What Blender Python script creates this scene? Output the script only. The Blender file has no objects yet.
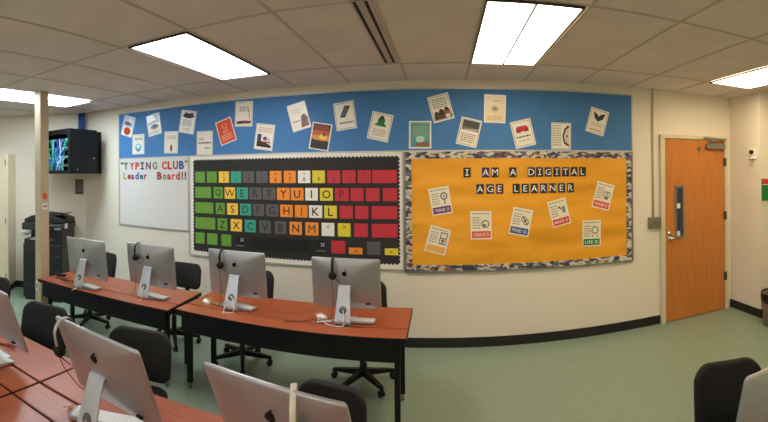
import bpy, bmesh, math, random
from mathutils import Vector, Matrix
random.seed(7)
S = bpy.context.scene
COL = S.collection
PI = math.pi
R = math.radians

# ------------------------------------------------------------------ materials
def srgb(c):
    return tuple(((v / 12.92) if v <= 0.04045 else ((v + 0.055) / 1.055) ** 2.4) for v in [x / 255 for x in c]) + (1.0,)

MATS = {}
def mat(name, rgb, rough=0.5, metal=0.0, var=0.06, scale=8.0, bump=0.0, bscale=60.0, spec=0.5, stretch=None, coat=0.0, bdist=0.01):
    """principled material whose colour is lightly mottled by a noise in object space"""
    if name in MATS: return MATS[name]
    m = bpy.data.materials.new(name); m.use_nodes = True
    nt = m.node_tree; b = nt.nodes['Principled BSDF']
    tc = nt.nodes.new('ShaderNodeTexCoord')
    src = tc.outputs['Object']
    if stretch:
        mp = nt.nodes.new('ShaderNodeMapping'); mp.inputs['Scale'].default_value = stretch
        nt.links.new(src, mp.inputs['Vector']); src = mp.outputs['Vector']
    n = nt.nodes.new('ShaderNodeTexNoise'); n.inputs['Scale'].default_value = scale; n.inputs['Detail'].default_value = 4
    nt.links.new(src, n.inputs['Vector'])
    r = nt.nodes.new('ShaderNodeValToRGB')
    c = srgb(rgb)
    r.color_ramp.elements[0].position = 0.3; r.color_ramp.elements[1].position = 0.7
    r.color_ramp.elements[0].color = tuple(v * (1 - var) for v in c[:3]) + (1,)
    r.color_ramp.elements[1].color = tuple(min(1, v * (1 + var)) for v in c[:3]) + (1,)
    nt.links.new(n.outputs['Fac'], r.inputs['Fac']); nt.links.new(r.outputs['Color'], b.inputs['Base Color'])
    b.inputs['Roughness'].default_value = rough; b.inputs['Metallic'].default_value = metal
    b.inputs['Specular IOR Level'].default_value = spec
    b.inputs['Coat Weight'].default_value = coat
    if bump:
        n2 = nt.nodes.new('ShaderNodeTexNoise'); n2.inputs['Scale'].default_value = bscale; n2.inputs['Detail'].default_value = 5
        nt.links.new(src, n2.inputs['Vector'])
        bp = nt.nodes.new('ShaderNodeBump'); bp.inputs['Strength'].default_value = bump; bp.inputs['Distance'].default_value = bdist
        nt.links.new(n2.outputs['Fac'], bp.inputs['Height']); nt.links.new(bp.outputs['Normal'], b.inputs['Normal'])
    MATS[name] = m
    return m

def emit(name, rgb, strength):
    m = bpy.data.materials.new(name); m.use_nodes = True
    nt = m.node_tree; nt.nodes.remove(nt.nodes['Principled BSDF'])
    e = nt.nodes.new('ShaderNodeEmission'); e.inputs['Color'].default_value = tuple(rgb) + (1,); e.inputs['Strength'].default_value = strength
    nt.links.new(e.outputs[0], nt.nodes['Material Output'].inputs['Surface'])
    return m

WALL = mat('wall_paint', (233, 222, 206), 0.6, var=0.02, scale=1.5, bump=0.05, bscale=120)
def ceiling_mat():
    m = mat('ceiling_tile', (236, 222, 218), 0.9, var=0.05, scale=3, bump=0.25, bscale=90, spec=0.1)
    return m
CEIL = ceiling_mat()
GRID = mat('ceiling_grid_metal', (205, 190, 178), 0.6, var=0.04)
GRIDL = mat('light_frame_metal', (70, 62, 55), 0.5, var=0.04)
FLOOR = mat('floor_vinyl', (140, 158, 138), 0.32, var=0.05, scale=14, bump=0.02, bscale=6, spec=0.35)
BASEB = mat('rubber_black', (26, 25, 28), 0.45, var=0.1)
BLACK = mat('plastic_black', (13, 13, 14), 0.5, var=0.1, scale=30, spec=0.3)
CHAIRM = mat('chair_fabric', (17, 15, 15), 0.7, var=0.15, scale=60, bump=0.1, bscale=200)
CHARC = mat('copier_charcoal', (36, 36, 38), 0.5, var=0.06)
CHARC2 = mat('copier_dark', (22, 22, 24), 0.45, var=0.06)
DESKB = mat('desk_steel_black', (13, 13, 15), 0.5, var=0.1, spec=0.3)
WOOD = mat('desk_laminate', (166, 84, 48), 0.33, var=0.16, scale=5, stretch=(1.2, 9, 9), spec=0.5)
DOORW = mat('door_oak_veneer', (196, 122, 58), 0.42, var=0.10, scale=4, stretch=(7, 7, 0.7), spec=0.4)
FRAMEP = mat('door_frame_paint', (214, 202, 176), 0.5, var=0.03)
POLEP = mat('pole_paint', (206, 186, 156), 0.5, var=0.04)
CREAM = mat('cabinet_cream', (222, 206, 176), 0.5, var=0.03)
ALU = mat('aluminium', (182, 180, 182), 0.32, metal=0.62, var=0.03, scale=3)
ALUD = mat('brushed_steel', (150, 146, 138), 0.4, metal=0.8, var=0.05)
CHROME = mat('chrome', (190, 190, 190), 0.2, metal=1.0, var=0.02)
STANDM = mat('stand_aluminium', (192, 192, 196), 0.4, metal=0.7, var=0.03)
KEYW = mat('key_white', (232, 232, 230), 0.5, var=0.02)
WHITEP = mat('plastic_white', (236, 234, 228), 0.35, var=0.02)
CORDW = mat('cord_white', (226, 222, 214), 0.5, var=0.02)
CORDB = mat('cord_brown', (92, 50, 36), 0.5, var=0.1)
CORDT = mat('cord_tan', (190, 150, 110), 0.5, var=0.1)
CORDR = mat('cord_red', (150, 40, 34), 0.5, var=0.1)
SCREEN = mat('screen_glass', (10, 10, 12), 0.08, var=0.02)
BLUEP = mat('blue_board_paper', (70, 126, 184), 0.7, var=0.05, scale=3, bump=0.05, bscale=5)
YELP = mat('yellow_board_paper', (240, 166, 34), 0.6, var=0.05, scale=3, bump=1.0, bscale=1.5, stretch=(0.7, 1.0, 2.4), bdist=0.09)
for _n in YELP.node_tree.nodes:
    if _n.type == 'MAPPING': _n.inputs['Rotation'].default_value = (0, -0.55, 0)
    if _n.type == 'TEX_NOISE': _n.inputs['Detail'].default_value = 1.2
BLKP = mat('black_board_paper', (40, 38, 37), 0.75, var=0.1, scale=10)
WHTP = mat('white_board_paper', (238, 232, 220), 0.6, var=0.02)
WHITEB = mat('whiteboard_enamel', (222, 217, 214), 0.22, var=0.01)
TRIMW = mat('trim_aluminium', (200, 198, 192), 0.4, metal=0.4, var=0.03)
GREYM = mat('grey_plastic', (110, 108, 104), 0.5, var=0.05)
DGREY = mat('dark_grey_plastic', (66, 64, 62), 0.5, var=0.05)
GLASSD = mat('door_glass', (34, 48, 62), 0.08, var=0.25, scale=3, spec=0.8)
ORANGE = mat('sticker_orange', (226, 96, 40), 0.5, var=0.03)
CAN = mat('can_taupe', (112, 96, 84), 0.5, var=0.05)
BAG = mat('bin_bag_black', (20, 20, 20), 0.3, var=0.1, bump=0.3, bscale=30)

def paper(rgb, rough=0.55):
    return mat('print_%02x%02x%02x' % rgb, rgb, rough, var=0.03, scale=20)

def border_mat():
    m = bpy.data.materials.new('patterned_border'); m.use_nodes = True
    nt = m.node_tree; b = nt.nodes['Principled BSDF']; b.inputs['Roughness'].default_value = 0.5
    tc = nt.nodes.new('ShaderNodeTexCoord')
    nz = nt.nodes.new('ShaderNodeTexNoise'); nz.inputs['Scale'].default_value = 20
    mix = nt.nodes.new('ShaderNodeMixRGB'); mix.blend_type = 'LINEAR_LIGHT'; mix.inputs['Fac'].default_value = 0.02
    mp = nt.nodes.new('ShaderNodeMapping'); mp.inputs['Rotation'].default_value = (0, 0.6, 0); mp.inputs['Scale'].default_value = (0.75, 1, 1.6)
    nt.links.new(tc.outputs['Object'], nz.inputs['Vector'])
    nt.links.new(tc.outputs['Object'], mix.inputs['Color1']); nt.links.new(nz.outputs['Color'], mix.inputs['Color2'])
    nt.links.new(mix.outputs['Color'], mp.inputs['Vector'])
    v = nt.nodes.new('ShaderNodeTexVoronoi'); v.inputs['Scale'].default_value = 26
    nt.links.new(mp.outputs['Vector'], v.inputs['Vector'])
    sep = nt.nodes.new('ShaderNodeSeparateColor'); nt.links.new(v.outputs['Color'], sep.inputs['Color'])
    r = nt.nodes.new('ShaderNodeValToRGB'); r.color_ramp.interpolation = 'CONSTANT'
    cols = [(0, (206, 196, 176)), (.2, (56, 56, 84)), (.34, (190, 176, 150)), (.46, (88, 110, 118)), (.58, (62, 56, 58)), (.68, (212, 206, 194)), (.8, (100, 84, 116)), (.89, (150, 96, 84)), (.95, (110, 130, 104))]
    cr = r.color_ramp
    cr.elements[0].position = 0; cr.elements[0].color = srgb(cols[0][1])
    cr.elements[1].position = cols[1][0]; cr.elements[1].color = srgb(cols[1][1])
    for p, c in cols[2:]:
        e = cr.elements.new(p); e.color = srgb(c)
    nt.links.new(sep.outputs[0], r.inputs['Fac'])
    nt.links.new(r.outputs['Color'], b.inputs['Base Color'])
    return m
BORDER = border_mat()

# ------------------------------------------------------------------ builders
class MB:
    """collects shapes; build() links them as ONE mesh object"""
    def __init__(s): s.bm = bmesh.new(); s.mats = []; s.mi = 0
    def use(s, m):
        if m not in s.mats: s.mats.append(m)
        s.mi = s.mats.index(m); return s
    def _add(s, verts, faces, M=None, smooth=False):
        vs = [s.bm.verts.new((M @ Vector(v)) if M else v) for v in verts]
        for f in faces:
            try:
                fc = s.bm.faces.new([vs[i] for i in f]); fc.material_index = s.mi; fc.smooth = smooth
            except ValueError: pass
        return vs
    def box(s, x0, y0, z0, x1, y1, z1, M=None):
        v = [(x0,y0,z0),(x1,y0,z0),(x1,y1,z0),(x0,y1,z0),(x0,y0,z1),(x1,y0,z1),(x1,y1,z1),(x0,y1,z1)]
        f = [(0,3,2,1),(4,5,6,7),(0,1,5,4),(1,2,6,5),(2,3,7,6),(3,0,4,7)]
        s._add(v, f, M); return s
    def prism(s, pts, a0, a1, axis='y', M=None, smooth=False):
        """closed 2-D outline extruded along an axis; (u,v) = (x,z) for y, (x,y) for z, (y,z) for x"""
        n = len(pts)
        def P(u, v, a): return {'y': (u, a, v), 'z': (u, v, a), 'x': (a, u, v)}[axis]
        v = [P(u, w, a0) for u, w in pts] + [P(u, w, a1) for u, w in pts]
        f = [tuple(range(n)), tuple(range(2*n-1, n-1, -1))] + [(i, i+n, (i+1) % n + n, (i+1) % n) for i in range(n)]
        s._add(v, f, M, smooth); return s
    def loft(s, rings, M=None, cap=True, smooth=True, closed=True):
        n = len(rings[0]); v = [p for r in rings for p in r]; f = []
        for k in range(len(rings)-1):
            for i in range(n if closed else n-1):
                j = (i+1) % n
                f.append((k*n+i, k*n+j, (k+1)*n+j, (k+1)*n+i))
        if cap:
            f.append(tuple(range(n-1, -1, -1))); f.append(tuple((len(rings)-1)*n+i for i in range(n)))
        s._add(v, f, M, smooth); return s
    def lathe(s, prof, n=20, M=None, smooth=True):
        """profile (radius, z) turned about z"""
        rings = [[(r*math.cos(2*PI*i/n), r*math.sin(2*PI*i/n), z) for i in range(n)] for r, z in prof]
        return s.loft(rings, M, True, smooth)
    def tube(s, pts, rad, n=8, M=None, flat=None):
        pts = [Vector(p) for p in pts]; rings = []
        up = Vector((0, 0, 1)); prev = None
        for i, p in enumerate(pts):
            t = (pts[min(i+1, len(pts)-1)] - pts[max(i-1, 0)]).normalized()
            if prev is None:
                a = t.cross(up); a = a if a.length > 1e-3 else t.cross(Vector((1, 0, 0)))
            else:
                a = prev - t * prev.dot(t)
                if a.length < 1e-5: a = t.cross(up)
            a.normalize(); prev = a; b = t.cross(a)
            ra, rb = (rad, rad) if flat is None else flat
            rings.append([tuple(p + a*ra*math.cos(2*PI*k/n) + b*rb*math.sin(2*PI*k/n)) for k in range(n)])
        return s.loft(rings, M, True, True)
    def build(s, name, m=None, parent=None, bevel=0.0, seg=2, auto=True):
        me = bpy.data.meshes.new(name)
        bmesh.ops.recalc_face_normals(s.bm, faces=s.bm.faces[:])
        if bevel:
            es = [e for e in s.bm.edges if len(e.link_faces) == 2 and e.calc_face_angle(0) > R(35)]
            bmesh.ops.bevel(s.bm, geom=es, offset=bevel, segments=seg, affect='EDGES', profile=0.5, clamp_overlap=True)
        s.bm.to_mesh(me); s.bm.free()
        for x in (s.mats or [m]): me.materials.append(x)
        o = bpy.data.objects.new(name, me); COL.objects.link(o)
        if parent: o.parent = parent
        return o

def spline(pts, n=6):
    """Catmull-Rom through points"""
    P = [Vector(p) for p in pts]; out = []
    for i in range(len(P)-1):
        p0, p1, p2, p3 = P[max(i-1, 0)], P[i], P[i+1], P[min(i+2, len(P)-1)]
        for k in range(n):
            t = k / n
            out.append(0.5*((2*p1) + (-p0+p2)*t + (2*p0-5*p1+4*p2-p3)*t*t + (-p0+3*p1-3*p2+p3)*t**3))
    out.append(P[-1]); return out

def rrect(w, h, r, n=5, cx=0, cy=0):
    out = []
    for (sx, sy, a0) in ((1, 1, 0), (-1, 1, 90), (-1, -1, 180), (1, -1, 270)):
        for k in range(n+1):
            a = R(a0 + 90*k/n)
            out.append((cx + sx*(w/2-r) + r*math.cos(a), cy + sy*(h/2-r) + r*math.sin(a)))
    return out

def tag(o, label, cat, group=None, kind=None):
    o['label'] = label; o['category'] = cat
    if group: o['group'] = group
    if kind: o['kind'] = kind
    return o
def thing(name, label, cat, loc=(0, 0, 0), rz=0.0, group=None):
    o = bpy.data.objects.new(name, None); COL.objects.link(o)
    o.empty_display_size = 0.1
    o.location = loc; o.rotation_euler = (0, 0, rz)
    return tag(o, label, cat, group)
def struct(o): o['kind'] = 'structure'; return o
def dup(root, loc=None, rz=None, label=None):
    def cp(o, par):
        c = o.copy(); COL.objects.link(c)
        if par: c.parent = par
        for ch in [x for x in COL.objects if x.parent == o]: cp(ch, c)
        return c
    r = cp(root, None)
    if loc is not None: r.location = loc
    if rz is not None: r.rotation_euler = (0, 0, rz)
    if label: r['label'] = label
    return r

def text_bm(txt, h, w=None, bold=0.0, spacing=1.0):
    """flat letters standing in x-z, centred on the origin, facing -y; returns (verts, faces)"""
    cu = bpy.data.curves.new('t', 'FONT'); cu.body = txt; cu.size = 1; cu.offset = bold; cu.resolution_u = 3; cu.space_character = spacing
    ob = bpy.data.objects.new('t', cu); COL.objects.link(ob)
    dg = bpy.context.evaluated_depsgraph_get(); dg.update()
    me = bpy.data.meshes.new_from_object(ob.evaluated_get(dg))
    vs = [v.co.copy() for v in me.vertices]; fs = [tuple(p.vertices) for p in me.polygons]
    bpy.data.objects.remove(ob); bpy.data.curves.remove(cu); bpy.data.meshes.remove(me)
    if not vs: return [], []
    x0, x1 = min(v.x for v in vs), max(v.x for v in vs); y0, y1 = min(v.y for v in vs), max(v.y for v in vs)
    sy = h / (y1-y0); sx = sy if w is None else w / (x1-x0)
    return [((v.x-(x0+x1)/2)*sx, 0, (v.y-(y0+y1)/2)*sy) for v in vs], fs
def add_text(mb, txt, h, M, w=None, bold=0.0, depth=0.0, spacing=1.0):
    vs, fs = text_bm(txt, h, w, bold, spacing)
    if not vs: return
    if depth == 0:
        mb._add(vs, fs, M)
    else:
        n0 = [(x, y-depth, z) for x, y, z in vs]
        mb._add(n0, fs, M); mb._add(vs, fs, M)
        # side walls along boundary edges
        cnt = {}
        for f in fs:
            for i in range(len(f)):
                e = (f[i], f[(i+1) % len(f)]); cnt.setdefault(tuple(sorted(e)), []).append(e)
        side = [v[0] for v in cnt.values() if len(v) == 1]
        allv = n0 + vs; n = len(vs)
        mb._add(allv, [(a, b, b+n, a+n) for a, b in side], M)

# ------------------------------------------------------------------ the room
H = 2.74; YB = 4.30; DX0 = 2.477; DX1 = 3.362; DZ = 2.17
struct(MB().box(-7.2, -3.7, -0.1, 5.5, 4.6, 0).build('floor', FLOOR))
struct(MB().box(-7.2, -3.7, H, 5.5, 4.6, H+0.1).build('ceiling', CEIL))
struct(MB().box(-4.9, YB, 0, 3.58, YB+0.12, H).build('wall_back', WALL))
def ribbon(mb, pts, thick, z0, z1, side):
    """wall along a polyline; side = +1 puts the thickness to the left of travel"""
    n = len(pts); off = []
    for i in range(n):
        p = Vector(pts[i]); dirs = []
        if i > 0: dirs.append((p-Vector(pts[i-1])).normalized())
        if i < n-1: dirs.append((Vector(pts[i+1])-p).normalized())
        nn = Vector((0, 0))
        for d in dirs: nn += Vector((-d.y, d.x))
        nn.normalize(); k = 1/max(0.3, nn.dot(Vector((-dirs[0].y, dirs[0].x))))
        off.append(p + nn*thick*side*k)
    for i in range(n-1):
        a, b, c, d = pts[i], pts[i+1], off[i+1], off[i]
        mb.prism([tuple(a), tuple(b), tuple(c), tuple(d)], z0, z1, 'z')
    return mb
LW = [(-4.9, 4.3), (-6.7, 2.68), (-6.7, -3.5)]
RW = [(3.48, 4.3), (3.48, 3.72), (5.2, 3.72), (5.2, -3.5)]
struct(ribbon(MB(), LW, 0.12, 0, H, -1).build('wall_left', WALL))
struct(ribbon(MB(), RW, 0.12, 0, H, 1).build('wall_right', WALL))
struct(MB().box(-6.7, -3.62, 0, 5.2, -3.5, H).build('wall_front', WALL))
struct(MB().box(-4.9, YB-0.012, 0, DX0-0.065, YB, 0.10).build('baseboard_back', BASEB, bevel=0.003))
struct(ribbon(MB(), LW, 0.012, 0, 0.10, 1).build('baseboard_left', BASEB))
struct(ribbon(MB(), RW, 0.012, 0, 0.10, -1).build('baseboard_right', BASEB))

# ceiling grid (2 ft bays across, tiles running away from the camera) as raised tee bars
TX0, TDX = 0.23, 0.60
TY = [3.62 - 1.37*k for k in range(0, 6)]
LIGHTS_X = [(-4.57, 'far left'), (-2.17, 'left'), (0.23, 'mid'), (2.63, 'right')]
LIGHT_Y = [2.25, -0.49, -3.23]  # last row is unseen, added to light the backs of the rear computers
g = MB()
xs = [TX0 + TDX*k for k in range(-11, 9)]
for x in xs: g.box(x-0.010, -3.5, H-0.005, x+0.010, 4.299, H)
for y in TY: g.box(-6.69, y-0.010, H-0.006, 5.19, y+0.010, H)
o = struct(g.build('trim_1', GRID)); o['label'] = 'ceiling tile grid'

LCOL = {'far left': (0.78, 0.94, 1.03), 'left': (0.97, 0.96, 0.97), 'mid': (1.0, 0.86, 0.64), 'right': (1.0, 0.80, 0.50)}
LPOW = {'far left': 14.5, 'left': 8.4, 'mid': 7.4, 'right': 8.8}
LM = {(k, r): emit('lamp_diffuser_' + k.replace(' ', '_'), v, LPOW[k] * (1.0, 0.2, 1.25)[r]) for k, v in LCOL.items() for r in range(3)}
LLAB = {'far left': 'recessed fluorescent ceiling light crossed by the tan pole', 'left': 'recessed fluorescent ceiling light above the typing club whiteboard side',
        'mid': 'recessed fluorescent ceiling light with a centre divider over the orange board', 'right': 'recessed fluorescent ceiling light in front of the wooden door'}
for yi, y0 in enumerate(LIGHT_Y):
    for x0, key in LIGHTS_X:
        lab = LLAB[key] if yi == 0 else ('recessed fluorescent ceiling light behind the camera, %s column, %s row' % (key, ['', 'nearer', 'farther added'][yi]))
        t = thing('ceiling_light', lab, 'ceiling light', (x0+0.30+(0.03 if key == 'left' else -0.015 if key == 'mid' else 0), y0+0.685, H-0.006), 0, 'recessed fluorescent ceiling lights')
        w, d = (0.25 if key == 'left' else 0.27), 0.665
        f = MB()
        f.box(-w-0.012, -d-0.012, -0.014, w+0.012, -d, 0); f.box(-w-0.012, d, -0.014, w+0.012, d+0.012, 0)
        f.box(-w-0.012, -d, -0.014, -w, d, 0); f.box(w, -d, -0.014, w+0.012, d, 0)
        f.build('frame', GRIDL, t)
        if key == 'mid':
            MB().box(-w, -d, -0.006, -0.004, d, -0.001).build('diffuser', LM[(key, yi)], t)
            MB().box(0.004, -d, -0.006, w, d, -0.001).build('diffuser', LM[(key, yi)], t)
            MB().box(-0.006, -d, -0.016, 0.006, d, -0.001).build('divider', GREYM, t)
        else:
            MB().box(-w, -d, -0.006, w, d, -0.001).build('diffuser', LM[(key, yi)], t)

# slot air diffuser in the ceiling
t = thing('slot_diffuser', 'long narrow slotted air diffuser in the ceiling left of the divided light', 'air vent', (-0.448, 2.9, H-0.0005))
MB().box(-0.06, -0.66, -0.008, 0.06, 0.67, 0).build('frame', GRID, t, bevel=0.002)
for x in (-0.035, 0.03):
    MB().box(x-0.010, -0.655, -0.0095, x+0.010, 0.655, -0.002).build('slot', BLACK, t)

# ------------------------------------------------------------------ the door, its fittings and the wall hardware
D = bpy.data.objects.new('door_1', None); COL.objects.link(D); struct(D); D.location = (0, YB, 0)
f = MB()
f.prism([(DX0-0.06, 0), (DX0-0.004, 0), (DX0-0.004, DZ+0.004), (DX1+0.004, DZ+0.004), (DX1+0.004, 0), (DX1+0.06, 0), (DX1+0.06, DZ+0.05), (DX0-0.06, DZ+0.05)], -0.045, 0)
f.build('door_frame', FRAMEP, D, bevel=0.004)
MB().box(DX0, -0.028, 0.008, DX1, -0.001, DZ).build('door_slab', DOORW, D, bevel=0.002)
lx0, lx1, lz0, lz1 = 2.610, 2.745, 0.985, 1.615
f = MB(); f.box(lx0, -0.036, lz0, lx0+0.028, -0.028, lz1); f.box(lx1-0.028, -0.036, lz0, lx1, -0.028, lz1)
f.box(lx0+0.028, -0.036, lz0, lx1-0.028, -0.028, lz0+0.028); f.box(lx0+0.028, -0.036, lz1-0.028, lx1-0.028, -0.028, lz1)
lf = f.build('window_frame', ALUD, D)
MB().box(lx0+0.028, -0.031, lz0+0.028, lx1-0.028, -0.028, lz1-0.028).build('pane', GLASSD, lf)
MB().box(lx0+0.03, -0.034, 1.34, lx0+0.075, -0.031, 1.40).build('paper_note', WHITEP, lf)
MB().box(lx0+0.03, -0.034, 1.013, lx0+0.07, -0.031, 1.07).build('paper_note', WHITEP, lf)
h = MB(); h.lathe([(0.0, 0), (0.034, 0), (0.034, 0.008), (0.014, 0.012), (0.012, 0.05), (0.0, 0.05)], 18, Matrix.Translation((2.545, -0.028, 0.995)) @ Matrix.Rotation(PI/2, 4, 'X'))
h.tube(spline([(2.545, -0.072, 0.995), (2.60, -0.076, 0.997), (2.655, -0.07, 0.99)]), 0.011, 8)
h.lathe([(0.0, 0), (0.022, 0), (0.022, 0.012), (0.0, 0.012)], 16, Matrix.Translation((2.53, -0.028, 1.055)) @ Matrix.Rotation(PI/2, 4, 'X'))
h.build('door_handle', CHROME, D)
c = MB().box(3.06, -0.085, 2.062, 3.345, -0.028, 2.125).build('door_closer', ALUD, D, bevel=0.006)
cl = MB(); cl.tube([(3.09, -0.06, 2.125), (3.09, -0.06, 2.15)], 0.012); cl.tube([(3.09, -0.06, 2.148), (3.36, -0.075, 2.185)], 0.009); cl.tube([(3.36, -0.075, 2.185), (3.04, -0.05, 2.196)], 0.008)
cl.box(3.02, -0.065, 2.186, 3.09, -0.045, 2.206)
cl.build('closer_arm', ALUD, c)
k = MB(); k.lathe([(0.0, 0), (0.02, 0), (0.02, 0.005), (0.006, 0.008), (0.006, 0.03), (0.012, 0.036), (0.0, 0.038)], 14, Matrix.Translation((2.958, -0.028, 2.06)) @ Matrix.Rotation(PI/2, 4, 'X'))
k.box(2.944, -0.034, 2.0, 2.972, -0.028, 2.06); k.build('coat_hook', ALUD, D)
for z in (1.90, 1.21, 0.43):
    hg = MB(); hg.tube([(DX1+0.010, -0.05, z-0.055), (DX1+0.010, -0.05, z+0.055)], 0.009, 8); hg.box(DX1-0.02, -0.0475, z-0.05, DX1+0.01, -0.0285, z+0.05)
    hg.build('hinge', DGREY, D)

t = thing('electrical_conduit', 'thin painted conduit running down the wall left of the door to a grey switch box', 'conduit', (2.327, YB, 0))
MB().tube([(0, -0.012, 1.255), (0, -0.012, H-0.002)], 0.012, 10).build('pipe', POLEP, t)
b = MB().box(-0.062, -0.045, 1.125, 0.076, -0.0005, 1.255).build('switch_box', ALUD, t, bevel=0.006)
MB().box(-0.012, -0.053, 1.172, 0.024, -0.045, 1.212).build('switch', GREYM, b)

t = thing('wall_dispenser', 'small white wall bracket with a black sensor on the right wall beside the door', 'bracket', (3.48, 3.83, 1.93))
MB().box(-0.02, -0.05, 0, 0, 0.05, 0.13).build('back_plate', WHITEP, t, bevel=0.006)
MB().lathe([(0, 0), (0.026, 0), (0.026, 0.03), (0, 0.034)], 16, Matrix.Translation((-0.02, 0.01, 0.085)) @ Matrix.Rotation(-PI/2, 4, 'Y')).build('sensor', BLACK, t)
MB().box(-0.09, -0.045, 0.0, -0.018, 0.02, 0.018).build('arm', WHITEP, t, bevel=0.005)

t = thing('wall_sign', 'green wall sign with a red header at the right edge of the view', 'sign', (3.50, 3.72, 1.42))
MB().box(0, -0.02, 0, 0.22, 0, 0.265).build('sign_board', paper((28, 120, 66)), t, bevel=0.003)
MB().box(0, -0.0215, 0.20, 0.22, -0.0195, 0.265).build('header', paper((206, 50, 40)), t)
MB().box(0.0, -0.022, 0.192, 0.22, -0.0195, 0.20).build('divider', WHITEP, t)

t = thing('trash_can', 'taupe trash can with a black bag at the corner right of the door', 'trash can', (3.47, 3.45, 0))
MB().lathe([(0.0, 0), (0.135, 0), (0.15, 0.02), (0.172, 0.36), (0.165, 0.36), (0.14, 0.03), (0, 0.03)], 28).build('body', CAN, t)
MB().lathe([(0.158, 0.26), (0.172, 0.275), (0.178, 0.305), (0.181, 0.365), (0.176, 0.378), (0.166, 0.37), (0.150, 0.16), (0, 0.12)], 28).build('bag', BAG, t)

# ------------------------------------------------------------------ boards on the back wall
t = thing('tack_board', 'long blue paper covered tack strip across the top of the back wall', 'bulletin board', (0, YB, 0))
MB().box(-4.175, -0.012, 2.02, 2.055, 0, 2.642).build('paper_face', BLUEP, t)
f = MB(); f.box(-4.185, -0.018, 2.005, 2.065, 0, 2.02); f.box(-4.185, -0.018, 2.642, 2.065, 0, 2.655); f.box(-4.187, -0.018, 2.005, -4.175, 0, 2.655); f.box(2.055, -0.018, 2.005, 2.067, 0, 2.655)
f.build('frame', TRIMW, t)

t = thing('whiteboard', 'white dry-erase board with a colourful cut-out heading on the left', 'whiteboard', (0, YB, 0))
MB().box(-4.165, -0.014, 1.10, -2.99, 0, 2.003).build('writing_surface', WHITEB, t)
f = MB(); f.box(-4.183, -0.022, 1.08, -4.165, 0, 2.003); f.box(-2.99, -0.022, 1.08, -2.978, 0, 2.003); f.box(-4.165, -0.022, 1.08, -2.99, 0, 1.10)
f.build('frame', TRIMW, t)

# cut-out heading letters
def cutout(ch, x, z, h, w, rgb, label):
    mb = MB().use(paper(rgb))
    if ch == 'I':
        k = 0.022
        mb.prism([(-w/2, -h/2), (w/2, -h/2), (w/2, -h/2+k), (k/2, -h/2+k), (k/2, h/2-k), (w/2, h/2-k), (w/2, h/2), (-w/2, h/2), (-w/2, h/2-k), (-k/2, h/2-k), (-k/2, -h/2+k), (-w/2, -h/2+k)], -0.003, 0)
    else: add_text(mb, ch, h, Matrix.Identity(4), w, 0.04, 0.003)
    o = mb.build('cutout_letter'); o.location = (x, YB-0.0141, z)
    return tag(o, label, 'letter', 'cut-out letters on the whiteboard')
r1 = [('\u201c', -4.122, .035, .05, (60, 80, 50), 'dark green opening quotation mark before the word TYPING'),
      ('T', -4.047, .10, .085, (70, 120, 60), 'green cut-out letter T starting the word TYPING'), ('Y', -3.930, .10, .085, (196, 36, 66), 'crimson cut-out letter Y in the word TYPING'),
      ('P', -3.832, .10, .075, (206, 44, 44), 'red cut-out letter P in the word TYPING'), ('I', -3.742, .10, .06, (36, 60, 44), 'dark green cut-out letter I in the word TYPING'),
      ('N', -3.634, .10, .085, (120, 66, 72), 'brown-purple cut-out letter N in the word TYPING'), ('G', -3.522, .10, .085, (120, 140, 60), 'olive cut-out letter G ending the word TYPING'),
      ('C', -3.361, .105, .085, (208, 70, 46), 'orange-red cut-out letter C starting the word CLUB'), ('L', -3.274, .105, .07, (206, 40, 44), 'red cut-out letter L in the word CLUB'),
      ('U', -3.182, .105, .08, (150, 60, 56), 'brownish red cut-out letter U in the word CLUB'), ('B', -3.088, .105, .075, (36, 70, 150), 'blue cut-out letter B ending the word CLUB'),
      ('\u201d', -3.014, .035, .05, (150, 100, 40), 'ochre closing quotation mark after the word CLUB')]
for ch, x, h, w, rgb, lab in r1:
    cutout(ch, x, 1.905 + (0.042 if ch in '\u201c\u201d' else 0), h, w, rgb, lab)
r2 = [('L', -4.066, .10, .06, (176, 166, 60), 0, 'olive-yellow cut-out letter L starting the word Leader'), ('e', -3.987, .07, .06, (130, 60, 50), -.015, 'brown cut-out letter e right after the L of Leader'),
      ('a', -3.919, .07, .06, (200, 44, 40), -.015, 'red cut-out letter a in the word Leader'), ('d', -3.838, .10, .065, (36, 96, 176), 0, 'blue cut-out letter d in the word Leader'),
      ('e', -3.757, .07, .06, (40, 110, 120), -.015, 'teal cut-out letter e near the end of Leader'), ('r', -3.688, .07, .05, (140, 90, 80), -.015, 'brownish cut-out letter r ending the word Leader'),
      ('B', -3.446, .10, .075, (150, 36, 36), 0, 'dark red cut-out letter B starting the word Board'), ('o', -3.361, .07, .065, (140, 130, 60), -.015, 'olive cut-out letter o in the word Board'),
      ('a', -3.286, .07, .06, (206, 50, 44), -.015, 'red cut-out letter a in the word Board'), ('r', -3.215, .07, .05, (216, 80, 44), -.015, 'orange-red cut-out letter r in the word Board'),
      ('d', -3.145, .10, .065, (190, 60, 40), 0, 'rust red cut-out letter d ending the word Board'), ('!', -3.078, .10, .022, (130, 30, 30), 0, 'dark red cut-out exclamation mark right after Board'),
      ('!', -3.030, .10, .022, (90, 40, 36), 0, 'dark brown cut-out exclamation mark at the far end after Board')]
for ch, x, h, w, rgb, dz, lab in r2: cutout(ch, x, 1.770 + dz, h, w, rgb, lab)

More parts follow.
